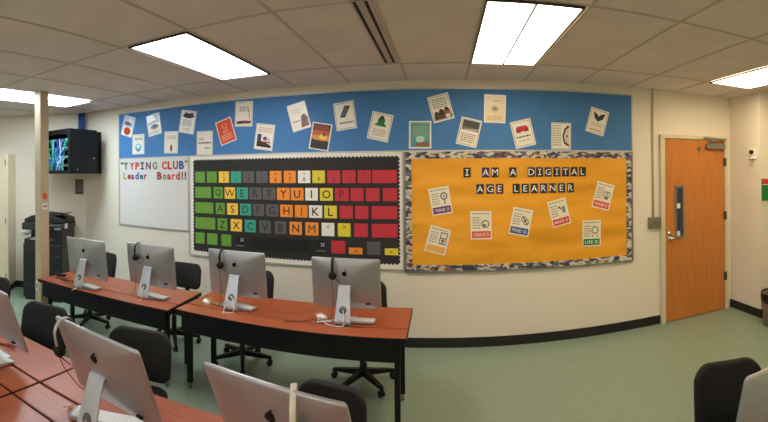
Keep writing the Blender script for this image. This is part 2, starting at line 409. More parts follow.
# keyboard display board
t = thing('bulletin_board', 'white board with a black paper computer keyboard display', 'bulletin board', (0, YB, 0))
MB().box(-2.962, -0.012, 0.806, -0.43, 0, 2.004).build('white_backing', WHTP, t)
f = MB(); f.box(-2.976, -0.02, 0.79, -2.962, 0, 2.004); f.box(-0.43, -0.02, 0.79, -0.416, 0, 2.004); f.box(-2.962, -0.02, 0.79, -0.43, 0, 0.806)
f.build('frame', TRIMW, t)
bx0, bx1, bz0, bz1 = -2.90, -0.468, 0.862, 1.952
def scallop(x0, x1, z0, z1, step, amp):
    pts = []
    def run(a, b, horizontal, const, sgn):
        L = abs(b-a); n = int(round(L/step)); q = 6
        for i in range(n):
            for k in range(q):
                s_ = a + (b-a)*(i + k/q)/n; o_ = const + sgn*amp*math.sin(PI*k/q)
                pts.append((s_, o_) if horizontal else (o_, s_))
    run(x0, x1, True, z0, -1); run(z0, z1, False, x1, 1); run(x1, x0, True, z1, 1); run(z1, z0, False, x0, -1)
    return pts
MB().prism(scallop(bx0, bx1, bz0, bz1, 0.041, 0.016), -0.0145, -0.0115).build('black_paper', BLKP, t)

KR = {1: [(-2.882, -2.742), (-2.712, -2.573), (-2.544, -2.406), (-2.382, -2.244), (-2.224, -2.079), (-2.053, -1.912), (-1.886, -1.745), (-1.717, -1.577), (-1.552, -1.412), (-1.388, -1.248), (-1.221, -1.081), (-1.058, -0.916), (-0.894, -0.754), (-0.739, -0.483)],
      2: [(-2.882, -2.653), (-2.619, -2.491), (-2.466, -2.326), (-2.306, -2.159), (-2.14, -1.989), (-1.974, -1.817), (-1.799, -1.65), (-1.636, -1.491), (-1.47, -1.328), (-1.305, -1.162), (-1.139, -0.99), (-0.971, -0.833), (-0.808, -0.663), (-0.629, -0.48)],
      3: [(-2.882, -2.623), (-2.59, -2.466), (-2.434, -2.291), (-2.263, -2.121), (-2.098, -1.959), (-1.934, -1.785), (-1.763, -1.615), (-1.591, -1.446), (-1.429, -1.281), (-1.258, -1.12), (-1.09, -0.948), (-0.923, -0.783), (-0.748, -0.48)],
      4: [(-2.882, -2.598), (-2.565, -2.434), (-2.386, -2.24), (-2.201, -2.064), (-2.019, -1.879), (-1.828, -1.692), (-1.653, -1.511), (-1.47, -1.325), (-1.288, -1.149), (-1.11, -0.974), (-0.935, -0.789), (-0.748, -0.48)],
      5: [(-2.882, -2.751), (-2.712, -2.569), (-2.515, -2.382), (-2.318, -2.201), (-2.151, -1.416), (-1.365, -1.231), (-1.182, -1.032), (-0.993, -0.849), (-0.799, -0.66), (-0.613, -0.474)]}
KZ = {1: (1.687, 1.821), 2: (1.50, 1.635), 3: (1.315, 1.449), 4: (1.126, 1.266), 5: (0.945, 1.080)}
KN = {1: 'number row', 2: 'Q row', 3: 'A row', 4: 'Z row', 5: 'bottom row'}
CC = {'G': ('green', (108, 158, 58)), 'Y': ('yellow', (250, 204, 70)), 'T': ('teal', (56, 164, 138)), 'K': ('grey', (92, 90, 90)), 'O': ('orange', (242, 144, 40)), 'W': ('white', (240, 234, 224)), 'L': ('lemon yellow', (226, 206, 50)), 'R': ('red', (198, 46, 60)), 'B': ('black', (16, 16, 16))}
KC = {1: 'GGYTKKOOWLRRRR', 2: 'GGYTKKOOWLRRRR', 3: 'GGYTKKOOWLRRR', 4: 'GGYTKKOOWLRR', 5: 'GGGBBBROKL'}
KT = {1: ['', '!\n1', '@\n2', '#\n3', '$\n4', '%\n5', '^\n6', '&\n7', '*\n8', '(\n9', ')\n0', '_\n-', '+\n=', ''], 2: ['', 'Q', 'W', 'E', 'R', 'T', 'Y', 'U', 'I', 'O', 'P', '', '', ''],
      3: ['', 'A', 'S', 'D', 'F', 'G', 'H', 'J', 'K', 'L', '', '', ''], 4: ['', 'Z', 'X', 'C', 'V', 'B', 'N', 'M', '<', '>', '', ''], 5: ['', '', '', '\u2318', '', '\u2318', '', '\u25c4', '\u2195', '\u25ba']}
BLANK = {(1, 0): 'blank green card at the left end of the number row', (1, 13): 'wide plain red card at the right end of the number row',
         (2, 0): 'wide blank green card left of the letter Q', (2, 11): 'plain red card directly right of the letter P', (2, 12): 'plain red card second to the right of the letter P', (2, 13): 'plain red card at the right end of the Q row',
         (3, 0): 'wide blank green card left of the letter A', (3, 10): 'plain red card directly right of the letter L', (3, 11): 'plain red card second to the right of the letter L', (3, 12): 'wide plain red card at the right end of the A row',
         (4, 0): 'wide blank green card left of the letter Z', (4, 10): 'plain red card right of the yellow greater-than card', (4, 11): 'wide plain red card at the right end of the Z row',
         (5, 0): 'blank green card at the left end of the bottom row', (5, 1): 'blank green card second from the left in the bottom row', (5, 2): 'blank green card third from the left, beside the black command card',
         (5, 4): 'long black space bar card in the bottom row', (5, 6): 'plain red card in the bottom row right of the black command card',
         (5, 3): 'black command key card left of the long space bar', (5, 5): 'black command key card right of the long space bar',
         (5, 7): 'short orange arrow card in the bottom row', (5, 8): 'grey card with two arrows in the bottom row', (5, 9): 'short yellow arrow card at the right end of the bottom row'}
INK = mat('ink_black', (26, 24, 22), 0.6, var=0.05)
INKF = {'K': paper((40, 38, 38)), 'R': paper((110, 20, 30)), 'G': paper((30, 60, 18)), 'T': paper((16, 66, 62)), 'B': paper((190, 190, 190))}
def symbol_key(mb, kind, w, h):
    if kind == '\u2318':
        M = Matrix.Translation((0.02 if w < 0.2 else 0, 0, 0.02))
        for a in (45, 135, 225, 315):
            mb.box(0.006, -0.0012, -0.005, 0.026, 0, 0.005, M @ Matrix.Rotation(-R(a), 4, 'Y'))
        mb.box(-0.052, -0.0012, -0.05, 0.05, 0, -0.046)
    elif kind == '\u2195':
        mb.box(-w/2, -0.0012, -0.001, w/2, 0, 0.002)
        for z, s_ in ((0.03, 1), (-0.033, -1)): mb.prism([(-0.012, z-0.007*s_), (0.012, z-0.007*s_), (0, z+0.008*s_)], -0.0012, 0)
    else:
        s_ = -1 if kind == '\u25c4' else 1
        mb.prism([(-0.01*s_, -0.012), (-0.01*s_, 0.012), (0.012*s_, 0)], -0.0012, 0)
for row, spans in KR.items():
    for i, (x0, x1) in enumerate(spans):
        z0, z1 = KZ[row]; cc = KC[row][i]; cname, rgb = CC[cc]
        if row == 5 and i in (7, 9): z1 = 1.014
        tx = KT[row][i]
        if (row, i) in BLANK: lab = BLANK[(row, i)]
        elif row == 1: lab = '%s card with the number %s on the keyboard display' % (cname, tx[-1]) if tx[-1] not in '-=' else ('red card with the %s sign in the number row' % ('minus' if tx[-1] == '-' else 'equals'))
        elif tx in '<>': lab = '%s card with a %s sign in the Z row' % (cname, 'less-than' if tx == '<' else 'greater-than')
        else: lab = '%s card with the letter %s on the keyboard display' % (cname, tx)
        w, h = x1-x0, z1-z0
        kc = MB().box(-w/2, -0.0025, -h/2, w/2, 0, h/2).build('key_card', paper(rgb)); kc.location = ((x0+x1)/2, YB-0.0149, (z0+z1)/2)
        tag(kc, lab, 'card', 'paper key cards of the keyboard display')
        if tx:
            ink = INKF.get(cc, INK) if not (cc == 'G' or cc == 'T') or row == 1 else INKF[cc]
            if cc == 'B' : ink = INKF['B']
            mb = MB(); M = Matrix.Translation((0, -0.0031, 0))
            if tx in '\u2318\u25c4\u2195\u25ba': mb.use(ink); symbol_key(mb, tx, w, h)
            else:
                mb.use(ink)
                if '\n' in tx:
                    a, b_ = tx.split('\n')
                    add_text(mb, b_, 0.045 if b_ not in '-=' else 0.008, Matrix.Translation((0, -0.0031, -0.026)), None if b_ not in '-=' else 0.03, 0.0)
                    m2 = MB().use(ink); add_text(m2, a, 0.026 if a not in '_' else 0.004, Matrix.Translation((0, -0.0031, 0.036)), None if a != '_' else 0.02, 0.0)
                    m2.build('symbol').parent = kc
                elif tx in '<>': add_text(mb, tx, 0.035, Matrix.Translation((0, -0.0031, 0.03)), None, 0.0)
                else: add_text(mb, tx, 0.086, M, None, 0.0 if tx in 'MW' else 0.010)
            ch = mb.build('letter' if len(tx) == 1 and tx.isalpha() else 'number' if tx[-1].isdigit() else 'symbol'); ch.parent = kc
            if tx in '\u2318\u25c4\u2195\u25ba': ch.location = (0, -0.0025, 0)

# orange board with patterned border
t = thing('bulletin_board', 'orange paper bulletin board with a patterned border around it', 'bulletin board', (0, YB, 0))
yx0, yx1, yz0, yz1 = -0.405, 2.058, 0.775, 2.004
def wavy_sheet(x0, x1, z0, z1, y, nx, nz, amp):
    random.seed(3)
    ph = [(random.uniform(2, 7), random.uniform(1, 6), random.uniform(0, 6.28)) for _ in range(6)]
    pts = []
    for j in range(nz+1):
        for i in range(nx+1):
            u, v = i/nx, j/nz; x = x0+(x1-x0)*u; z = z0+(z1-z0)*v
            e = min(u, 1-u, v, 1-v)*8; e = min(1, e)
            d = sum(math.sin(a*x + b*z*1.7 + p) for a, b, p in ph)/6
            d += 0.8*math.sin(5*x - 9*z + 1.3*math.sin(2.1*x)) * (0.3 + 0.7*math.exp(-((z-1.0)/0.25)**2))
            pts.append((x, y - amp*e*(0.5+0.5*d), z))
    fs = [(j*(nx+1)+i, j*(nx+1)+i+1, (j+1)*(nx+1)+i+1, (j+1)*(nx+1)+i) for j in range(nz) for i in range(nx)]
    return pts, fs
mb = MB().box(yx0+0.02, -0.010, yz0+0.02, yx1-0.02, 0, yz1-0.01)
v, fcs = wavy_sheet(yx0+0.06, yx1-0.06, yz0+0.06, yz1-0.06, -0.0105, 90, 48, 0.0045)
mb._add(v, fcs, None, True)
mb.build('orange_paper', YELP, t)
f = MB(); bw = 0.085
f.box(yx0+0.012, -0.0165, yz0+0.012, yx0+bw-0.012, -0.010, yz1); f.box(yx1-bw+0.012, -0.0165, yz0+0.012, yx1-0.012, -0.010, yz1)
f.box(yx0+bw-0.012, -0.0165, yz0+0.012, yx1-bw+0.012, -0.010, yz0+bw-0.012); f.box(yx0+bw-0.012, -0.0165, yz1-bw+0.015, yx1-bw+0.012, -0.010, yz1)
f.build('border_strip', BORDER, t)
f = MB(); f.box(yx0-0.008, -0.024, yz0, yx0+0.012, 0, yz1); f.box(yx1-0.012, -0.024, yz0, yx1+0.004, 0, yz1); f.box(yx0+0.012, -0.024, yz0-0.006, yx1-0.012, 0, yz0+0.012)
f.build('frame', ALUD, t)

TILEB = [(30, 28, 28), (34, 30, 52), (58, 24, 34), (26, 44, 30), (26, 36, 66)]
def letter_tile(ch, x, z, k, lab):
    mb = MB().use(paper(TILEB[k % 5])); mb.box(-0.039, -0.003, -0.05, 0.039, 0, 0.05)
    mb.use(paper(((150, 40, 50), (50, 70, 130), (80, 120, 70), (110, 60, 130))[k % 4]))
    mb.box(-0.039, -0.0034, -0.05, -0.032, -0.0029, 0.02) if k % 2 else mb.box(0.031, -0.0034, -0.02, 0.039, -0.0029, 0.05)
    o = mb.build('letter_tile'); o.location = (x, YB-0.0155, z)
    tag(o, lab, 'letter', 'heading letter tiles on the orange board')
    m2 = MB().use(WHITEP); add_text(m2, ch, 0.066, Matrix.Translation((0, -0.0038, 0)), None, 0.0 if ch in 'MN' else 0.004)
    if ch == 'I':
        m2.box(-0.018, -0.0038, 0.025, 0.018, -0.0034, 0.033); m2.box(-0.018, -0.0038, -0.033, 0.018, -0.0034, -0.025)
    m2.build('letter').parent = o
L1 = [('I', .235, 'letter tile I standing alone at the start of the orange board heading'), ('A', .426, 'letter tile A in the heading word AM'), ('M', .522, 'letter tile M in the heading word AM'), ('A', .709, 'letter tile A standing alone between AM and DIGITAL'),
      ('D', .902, 'letter tile D starting the heading word DIGITAL'), ('I', .991, 'letter tile I between D and G of DIGITAL'), ('G', 1.084, 'letter tile G in the heading word DIGITAL'), ('I', 1.178, 'letter tile I between G and T of DIGITAL'), ('T', 1.274, 'letter tile T in the heading word DIGITAL'), ('A', 1.37, 'letter tile A in the heading word DIGITAL'), ('L', 1.464, 'letter tile L ending the heading word DIGITAL')]
L2 = [('A', .367, 'letter tile A starting the heading word AGE'), ('G', .47, 'letter tile G in the heading word AGE'), ('E', .569, 'letter tile E ending the heading word AGE'), ('L', .743, 'letter tile L starting the heading word LEARNER'), ('E', .837, 'letter tile E after the L of LEARNER'), ('A', .933, 'letter tile A in the heading word LEARNER'), ('R', 1.033, 'letter tile R after the A of LEARNER'), ('N', 1.13, 'letter tile N in the heading word LEARNER'), ('E', 1.228, 'letter tile E after the N of LEARNER'), ('R', 1.328, 'letter tile R ending the heading word LEARNER')]
for k, (ch, x, lab) in enumerate(L1): letter_tile(ch, x, 1.789, k+3, lab)
for k, (ch, x, lab) in enumerate(L2): letter_tile(ch, x, 1.619, k*3+1, lab)

# posters: rigid sheets with printed shapes (u right, v up, both 0..1)
def poster(name, cx, cz, w, h, ang, shapes, label, cat, group, sheet=(240, 232, 214), y=YB-0.0122, rough=0.4):
    mb = MB().use(paper(sheet, rough)); mb.box(-w/2, -0.0015, -h/2, w/2, 0, h/2)
    lay = 0.0018
    for s_ in shapes:
        kind = s_[0]; col = s_[-1]; mb.use(paper(col, rough)); lay += 0.00012
        U = lambda u: (u-0.5)*w
        V = lambda v_: (v_-0.5)*h
        if kind == 'r':
            _, u0, v0, u1, v1, _c = s_; mb._add([(U(u0), -lay, V(v0)), (U(u1), -lay, V(v0)), (U(u1), -lay, V(v1)), (U(u0), -lay, V(v1))], [(0, 1, 2, 3)])
        elif kind == 'e':
            _, u, v_, ru, rv, _c = s_; n = 20
            mb._add([(U(u)+ru*w*math.cos(2*PI*i/n), -lay, V(v_)+rv*h*math.sin(2*PI*i/n)) for i in range(n)], [tuple(range(n))])
        elif kind == 'o':
            _, u, v_, ru, rv, th, _c = s_; n = 20
            a = [(U(u)+ru*w*math.cos(2*PI*i/n), -lay, V(v_)+rv*h*math.sin(2*PI*i/n)) for i in range(n)]
            b = [(U(u)+ru*w*(1-th)*math.cos(2*PI*i/n), -lay, V(v_)+rv*h*(1-th)*math.sin(2*PI*i/n)) for i in range(n)]
            mb._add(a+b, [(i, (i+1) % n, (i+1) % n+n, i+n) for i in range(n)])
        elif kind == 'p':
            mb._add([(U(u), -lay, V(v_)) for u, v_ in s_[1]], [tuple(range(len(s_[1])))])
        elif kind == 'l':          # rows of print
            _, u0, v0, u1, v1, n, _c = s_
            rr = random.Random(int(cx*1000)+n)
            for i in range(n):
                vv = v1 - (v1-v0)*(i+0.5)/n; hh = (v1-v0)/n*0.24; uu = u0
                while uu < u1-0.02:
                    e = min(u1, uu + rr.uniform(0.06, 0.16)); mb._add([(U(uu), -lay, V(vv-hh)), (U(e), -lay, V(vv-hh)), (U(e), -lay, V(vv+hh)), (U(uu), -lay, V(vv+hh))], [(0, 1, 2, 3)]); uu = e+0.03
        elif kind == 'f':          # thin rectangular rule
            _, m_, th, _c = s_
            for (u0, v0, u1, v1) in ((m_, m_, 1-m_, m_+th), (m_, 1-m_-th, 1-m_, 1-m_), (m_, m_, m_+th*1.3, 1-m_), (1-m_-th*1.3, m_, 1-m_, 1-m_)):
                mb._add([(U(u0), -lay, V(v0)), (U(u1), -lay, V(v0)), (U(u1), -lay, V(v1)), (U(u0), -lay, V(v1))], [(0, 1, 2, 3)])
        elif kind == 't':
            _, txt, u, v_, ht, wd, _c = s_
            add_text(mb, txt, ht*h, Matrix.Translation((U(u), -lay, V(v_))), None if wd is None else wd*w, 0.01)
    o = mb.build(name); o.location = (cx, y, cz); o.rotation_euler = (0, -R(ang), 0)
    return tag(o, label, cat, group)

TXT = (120, 112, 104); DK = (46, 40, 38); RULE = (96, 88, 80)
PG = 'posters on the blue strip'
BP = [
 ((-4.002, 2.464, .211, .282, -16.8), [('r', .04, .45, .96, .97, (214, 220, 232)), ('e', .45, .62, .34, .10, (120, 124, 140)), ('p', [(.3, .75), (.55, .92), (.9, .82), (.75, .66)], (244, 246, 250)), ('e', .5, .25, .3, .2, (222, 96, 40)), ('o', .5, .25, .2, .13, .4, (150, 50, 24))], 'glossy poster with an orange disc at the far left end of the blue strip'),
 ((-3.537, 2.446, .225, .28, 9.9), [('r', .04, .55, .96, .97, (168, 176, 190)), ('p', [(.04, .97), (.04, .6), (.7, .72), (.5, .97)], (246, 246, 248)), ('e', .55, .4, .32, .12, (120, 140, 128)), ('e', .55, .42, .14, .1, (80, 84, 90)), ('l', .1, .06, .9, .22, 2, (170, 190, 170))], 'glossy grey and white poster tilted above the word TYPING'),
 ((-3.814, 2.201, .217, .272, -.7), [('f', .05, .012, (170, 190, 160)), ('l', .2, .7, .85, .85, 2, (90, 110, 100)), ('e', .5, .34, .26, .2, (110, 170, 206)), ('e', .5, .4, .14, .1, (226, 236, 240)), ('r', .38, .14, .62, .2, (60, 90, 110))], 'small poster with a light blue round figure'),
 ((-2.993, 2.441, .23, .285, -11.1), [('f', .04, .012, (150, 140, 120)), ('p', [(.12, .72), (.3, .92), (.5, .86), (.75, .93), (.9, .74), (.6, .66), (.35, .66)], (44, 48, 52)), ('l', .2, .3, .8, .6, 5, (150, 150, 150)), ('l', .25, .1, .75, .24, 2, (190, 150, 120))], 'cream poster with a black shape along its top, above the C of CLUB'),
 ((-3.253, 2.199, .22, .282, -2.2), [('f', .04, .012, (190, 170, 160)), ('l', .2, .62, .85, .82, 3, (190, 150, 140)), ('p', [(.44, .1), (.6, .1), (.6, .26), (.55, .4), (.49, .4), (.44, .26)], (96, 50, 40)), ('e', .52, .16, .06, .04, (190, 70, 40))], 'pale poster with one small dark bottle shape near its bottom'),
 ((-2.743, 2.167, .229, .288, -1.2), [('f', .03, .012, (200, 180, 150)), ('l', .15, .62, .45, .72, 1, (150, 110, 90)), ('l', .12, .45, .9, .56, 1, (96, 40, 34)), ('l', .5, .22, .85, .34, 1, (160, 130, 100))], 'cream poster with a single bold line of dark red words'),
 ((-2.446, 2.292, .219, .288, 17.2), [('r', .05, .04, .95, .96, (226, 84, 44)), ('o', .5, .72, .16, .1, .35, (246, 150, 110)), ('e', .5, .5, .2, .1, (240, 120, 76)), ('l', .18, .14, .82, .4, 3, (248, 180, 150))], 'bright orange-red poster with a white edge'),
 ((-2.207, 2.479, .227, .29, -2.5), [('f', .04, .012, (170, 150, 120)), ('l', .25, .58, .8, .8, 3, (150, 136, 110)), ('p', [(.75, .7), (.79, .7), (.86, .28), (.82, .28)], (130, 84, 50)), ('p', [(.1, .1), (.1, .2), (.5, .24), (.92, .22), (.9, .12)], (120, 64, 36)), ('e', .3, .16, .1, .05, (60, 36, 24))], 'cream poster with a brown object across its bottom, highest on the left half'),
 ((-1.95, 2.202, .229, .292, -8.0), [('f', .03, .012, (170, 160, 140)), ('l', .15, .66, .9, .88, 3, (206, 170, 90)), ('r', .12, .2, .34, .6, (40, 70, 120)), ('p', [(.12, .12), (.12, .3), (.4, .34), (.9, .2), (.9, .1)], (60, 40, 36)), ('e', .55, .44, .12, .08, (140, 60, 50)), ('e', .72, .4, .1, .08, (190, 200, 210)), ('r', .4, .28, .86, .33, (150, 60, 40))], 'cream poster with a dark blue and brown picture in its lower half'),
 ((-1.538, 2.409, .215, .298, 14.7), [('r', .05, .04, .95, .96, (248, 240, 222)), ('l', .2, .6, .7, .8, 3, (206, 190, 160)), ('p', [(.5, .08), (.62, .5), (.8, .56), (.95, .4), (.92, .08)], (130, 90, 64)), ('e', .74, .4, .14, .12, (80, 52, 38)), ('l', .12, .3, .5, .4, 1, (140, 110, 90))], 'shiny cream poster with a brown figure at its lower right'),
 ((-1.295, 2.183, .221, .288, -10.2), [('r', .06, .04, .94, .96, (52, 44, 40)), ('r', .06, .36, .94, .62, (222, 150, 56)), ('r', .06, .54, .94, .72, (196, 92, 40)), ('e', .62, .5, .2, .1, (240, 200, 90)), ('p', [(.06, .04), (.06, .4), (.3, .34), (.6, .24), (.94, .3), (.94, .04)], (40, 40, 36)), ('l', .14, .72, .86, .92, 3, (210, 70, 46)), ('e', .66, .58, .07, .06, (120, 40, 24))], 'dark sunset coloured poster with red lettering'),
 ((-1.025, 2.394, .222, .294, 7.4), [('f', .04, .014, RULE), ('p', [(.24, .46), (.5, .44), (.8, .82), (.54, .86)], (44, 46, 54)), ('p', [(.3, .5), (.48, .485), (.72, .78), (.55, .81)], (84, 92, 106)), ('l', .2, .2, .88, .3, 1, (70, 60, 56))], 'cream poster with a tilted dark phone picture'),
 ((-.653, 2.268, .225, .286, -13.4), [('f', .05, .014, RULE), ('e', .5, .72, .17, .14, (44, 104, 52)), ('p', [(.2, .52), (.8, .52), (.64, .66), (.36, .66)], (40, 120, 56)), ('e', .5, .84, .1, .06, (30, 60, 36)), ('l', .2, .14, .82, .42, 4, (190, 160, 130))], 'cream poster with a green figure in its upper half'),
 ((-.241, 2.178, .229, .282, -.6), [('r', .07, .05, .93, .95, (110, 158, 146)), ('r', .07, .05, .93, .36, (90, 150, 160)), ('e', .5, .34, .2, .12, (180, 214, 206)), ('p', [(.3, .1), (.34, .2), (.6, .24), (.93, .2), (.93, .09), (.6, .07)], (150, 96, 64)), ('l', .2, .48, .8, .82, 4, (150, 180, 150))], 'teal poster with an open hand at its bottom'),
 ((-.028, 2.451, .219, .273, 14.7), [('f', .05, .014, RULE), ('l', .16, .5, .84, .88, 5, (120, 130, 110)), ('e', .24, .26, .12, .14, (74, 48, 36)), ('e', .48, .3, .13, .16, (60, 36, 30)), ('e', .74, .3, .15, .18, (150, 84, 60)), ('r', .1, .08, .92, .22, (90, 56, 44)), ('e', .74, .16, .12, .08, (226, 214, 200)), ('e', .74, .42, .1, .07, (54, 36, 30))], 'cream poster with a group of dark-haired figures below its text'),
 ((.258, 2.2, .215, .285, -13.1), [('f', .05, .014, RULE), ('r', .12, .56, .92, .92, (106, 100, 92)), ('p', [(.12, .7), (.9, .66), (.9, .92), (.12, .92)], (66, 64, 62)), ('p', [(.12, .58), (.9, .66), (.9, .6), (.5, .57)], (190, 180, 160)), ('l', .16, .12, .84, .46, 5, (150, 120, 96))], 'cream poster with a grey photo over lines of text'),
 ((.527, 2.442, .224, .29, -1.9), [('r', .05, .04, .95, .96, (236, 214, 176)), ('e', .5, .5, .12, .08, (150, 110, 80)), ('o', .5, .5, .2, .14, .2, (220, 190, 140)), ('l', .16, .1, .84, .26, 2, (206, 170, 120)), ('l', .4, .72, .8, .84, 1, (206, 180, 130))], 'shiny cream poster with a small brown emblem at its centre'),
 ((.819, 2.19, .221, .281, 13.1), [('f', .05, .014, RULE), ('e', .34, .66, .14, .12, (190, 36, 50)), ('e', .66, .66, .14, .12, (190, 36, 50)), ('r', .34, .58, .66, .78, (196, 44, 56)), ('p', [(.2, .54), (.34, .6), (.3, .68), (.2, .66)], (150, 26, 40)), ('p', [(.8, .54), (.66, .6), (.7, .68), (.8, .66)], (150, 26, 40)), ('l', .16, .34, .84, .44, 1, (70, 66, 64)), ('l', .24, .2, .76, .28, 1, (190, 170, 140))], 'cream poster with a red game controller'),
 ((1.23, 2.168, .218, .285, -.5), [('f', .03, .012, RULE), ('l', .08, .12, .5, .92, 9, (170, 150, 130)), ('p', [(.9, .9), (.66, .78), (.56, .5), (.64, .22), (.9, .1)], (60, 50, 46)), ('p', [(.9, .82), (.74, .74), (.64, .5), (.7, .28), (.9, .18)], (222, 206, 180)), ('e', .82, .84, .07, .05, (120, 50, 40)), ('e', .8, .5, .05, .04, (96, 80, 60))], 'cream poster with a curved dark picture along its right side'),
 ((1.642, 2.335, .217, .277, -15.3), [('f', .05, .014, RULE), ('p', [(.18, .86), (.4, .78), (.5, .7), (.62, .8), (.84, .88), (.76, .64), (.52, .5), (.3, .62)], (46, 46, 50)), ('l', .2, .28, .8, .44, 2, (200, 180, 150)), ('l', .16, .1, .84, .2, 1, (190, 120, 56))], 'cream poster with a black winged shape at the right end of the blue strip')]
for i, (a, sh, lab) in enumerate(BP):
    poster('poster', a[0], a[1], a[2], a[3], a[4], sh, lab, 'poster', PG, sheet=(244, 238, 224), rough=0.25 if i in (0, 1, 9, 16) else 0.5)

FG = 'printed pages on the orange board'
def page(a, foot, txt, extra, lab, side=(120, 112, 104)):
    sh = [('l', .08, .86, .92, .96, 1, (176, 166, 150)), ('l', .1, .36, .46, .82, 5, (170, 160, 146)), ('r', .06, .05, .94, .29, foot)] + extra
    if txt: sh.append(('t', txt, .5, .17, .12, .72, (240, 228, 220)))
    poster('printed_page', a[0], a[1], a[2], a[3], a[4], sh, lab, 'page', FG, sheet=(240, 230, 206), y=YB-0.0155)
page((-.038, 1.501, .209, .28, 9.5), (110, 42, 112), 'THINK IS', [('o', .7, .66, .18, .14, .35, (110, 104, 100)), ('e', .7, .66, .05, .04, (120, 110, 104)), ('p', [(.67, .36), (.73, .36), (.73, .54), (.67, .54)], (110, 104, 100))], 'white page with a purple footer and a magnifying glass')
page((.375, 1.248, .219, .29, .5), (230, 88, 56), 'CREATE IS', [('o', .7, .54, .2, .14, .3, (120, 116, 110)), ('e', .66, .5, .07, .05, (96, 92, 90))], 'white page with an orange-red footer, hung upright')
page((.789, 1.272, .213, .282, -11.7), (44, 84, 160), 'FIND IS', [('o', .62, .62, .14, .11, .3, (120, 104, 90)), ('o', .76, .52, .14, .11, .3, (110, 96, 86)), ('p', [(.5, .7), (.55, .73), (.88, .46), (.84, .42)], (120, 104, 90))], 'white page with a blue footer in the middle of the orange board')
page((1.202, 1.356, .204, .283, 13.8), (222, 60, 66), 'MAKE IS', [('p', [(.55, .6), (.6, .74), (.66, .6)], (90, 120, 90)), ('r', .68, .46, .86, .7, (130, 146, 120)), ('e', .56, .7, .06, .04, (170, 90, 90))], 'white page with a red footer tilting up to the right')
page((1.703, 1.52, .207, .292, -15.6), (232, 76, 80), 'SHARE IS', [('o', .62, .58, .15, .12, .25, (150, 90, 96)), ('o', .76, .58, .15, .12, .25, (120, 120, 110)), ('r', .56, .4, .8, .46, (110, 104, 100))], 'white page with a pinkish red footer at the right, below the last poster')
page((1.565, 1.119, .212, .285, -1.2), (40, 132, 66), 'USE IS', [('o', .68, .62, .2, .15, .3, (96, 136, 116)), ('p', [(.5, .38), (.56, .46), (.62, .38)], (180, 90, 90)), ('p', [(.74, .38), (.8, .46), (.86, .38)], (180, 90, 90))], 'white page with a green footer at the lower right')
page((-.069, 1.099, .218, .269, -14.9), (242, 180, 90), '', [('r', .56, .38, .9, .84, (96, 92, 88)), ('r', .6, .64, .86, .8, (238, 228, 206)), ('r', .6, .42, .86, .6, (238, 228, 206)), ('e', .73, .53, .08, .06, (110, 106, 100)), ('r', .7, .42, .76, .5, (110, 106, 100))], 'white page with a pale orange footer at the lower left')

# ------------------------------------------------------------------ desks
def make_desk(W, Dp, h, label, x, y, rz, group, strip=0.17):
    """origin at floor centre; -y side is the modesty side towards the camera"""
    t = thing('computer_desk', label, 'desk', (x, y, 0), rz, group)
    top = MB().use(WOOD); th = 0.03; y0 = -Dp/2; y1 = Dp/2
    MB().box(-W/2+0.004, y0+strip+0.017, h-th+0.004, W/2-0.004, y1-0.004, h).build('tabletop', WOOD, t, bevel=0.003)
    MB().box(-W/2+0.004, y0+0.004, h-th+0.004, W/2-0.004, y0+strip, h).build('top_strip', WOOD, t, bevel=0.003)
    e = MB(); e.box(-W/2, y0, h-th-0.004, W/2, y0+0.004, h-0.004); e.box(-W/2, y1-0.004, h-th-0.004, W/2, y1, h-0.004)
    e.box(-W/2, y0, h-th-0.004, -W/2+0.004, y1, h-0.004); e.box(W/2-0.004, y0, h-th-0.004, W/2, y1, h-0.004)
    e.box(-W/2+0.004, y0+0.004, h-th-0.004, W/2-0.004, y1-0.004, h-th+0.004); e.box(-W/2+0.004, y0+strip, h-th, W/2-0.004, y0+strip+0.017, h-0.010)
    e.build('edge_band', DESKB, t)
    MB().box(-W/2+0.045, y0+0.025, h-th-0.150, W/2-0.045, y0+0.045, h-th-0.004).build('modesty_panel', DESKB, t, bevel=0.003)
    for sx in (-1, 1):
        for yy in (y0+0.11, y1-(0.15 if Dp > 0.55 else 0.23)):
            xx = sx*(W/2-0.075)
            l = MB().box(xx-0.02, yy-0.02, 0.05, xx+0.02, yy+0.02, h-th-0.004).build('leg', DESKB, t, bevel=0.004)
            MB().tube([(xx, yy, 0.0), (xx, yy, 0.075)], 0.014, 10).build('glide', ALUD, l)
        xx = sx*(W/2-0.075)
        MB().box(xx-0.018, y0+0.131, h-th-0.06, xx+0.018, y1-(0.171 if Dp > 0.55 else 0.251), h-th-0.004).build('side_rail', DESKB, t)
    return t
DH = 0.68
DGR = 'black framed computer desks with red-brown tops'
make_desk(1.83, 0.645, DH, 'long red-brown desk in the back row holding the two right computers', -1.178, 3.125, R(0.6), DGR)
make_desk(1.62, 0.60, DH, 'red-brown desk in the back row at the left, end against the tan pole', -2.945, 2.94, R(5.6), DGR)
make_desk(1.72, 0.50, DH, 'near red-brown desk on the bottom left edge of the view, behind the black seam', -2.735, 1.307, R(4), DGR)
make_desk(1.72, 0.50, DH, 'near red-brown desk under the tilted computer at the bottom', -1.010, 1.427, R(4), DGR)
make_desk(1.72, 0.60, DH, 'nearest red-brown desk in the bottom left corner', -2.695, 0.752, R(4), DGR)
make_desk(1.72, 0.60, DH, 'nearest red-brown desk right of the seam crossing', -0.970, 0.872, R(4), DGR)
make_desk(1.60, 0.56, DH, 'red-brown desk at the lower right under the cropped computer', 1.50, 1.08, R(-3), DGR)

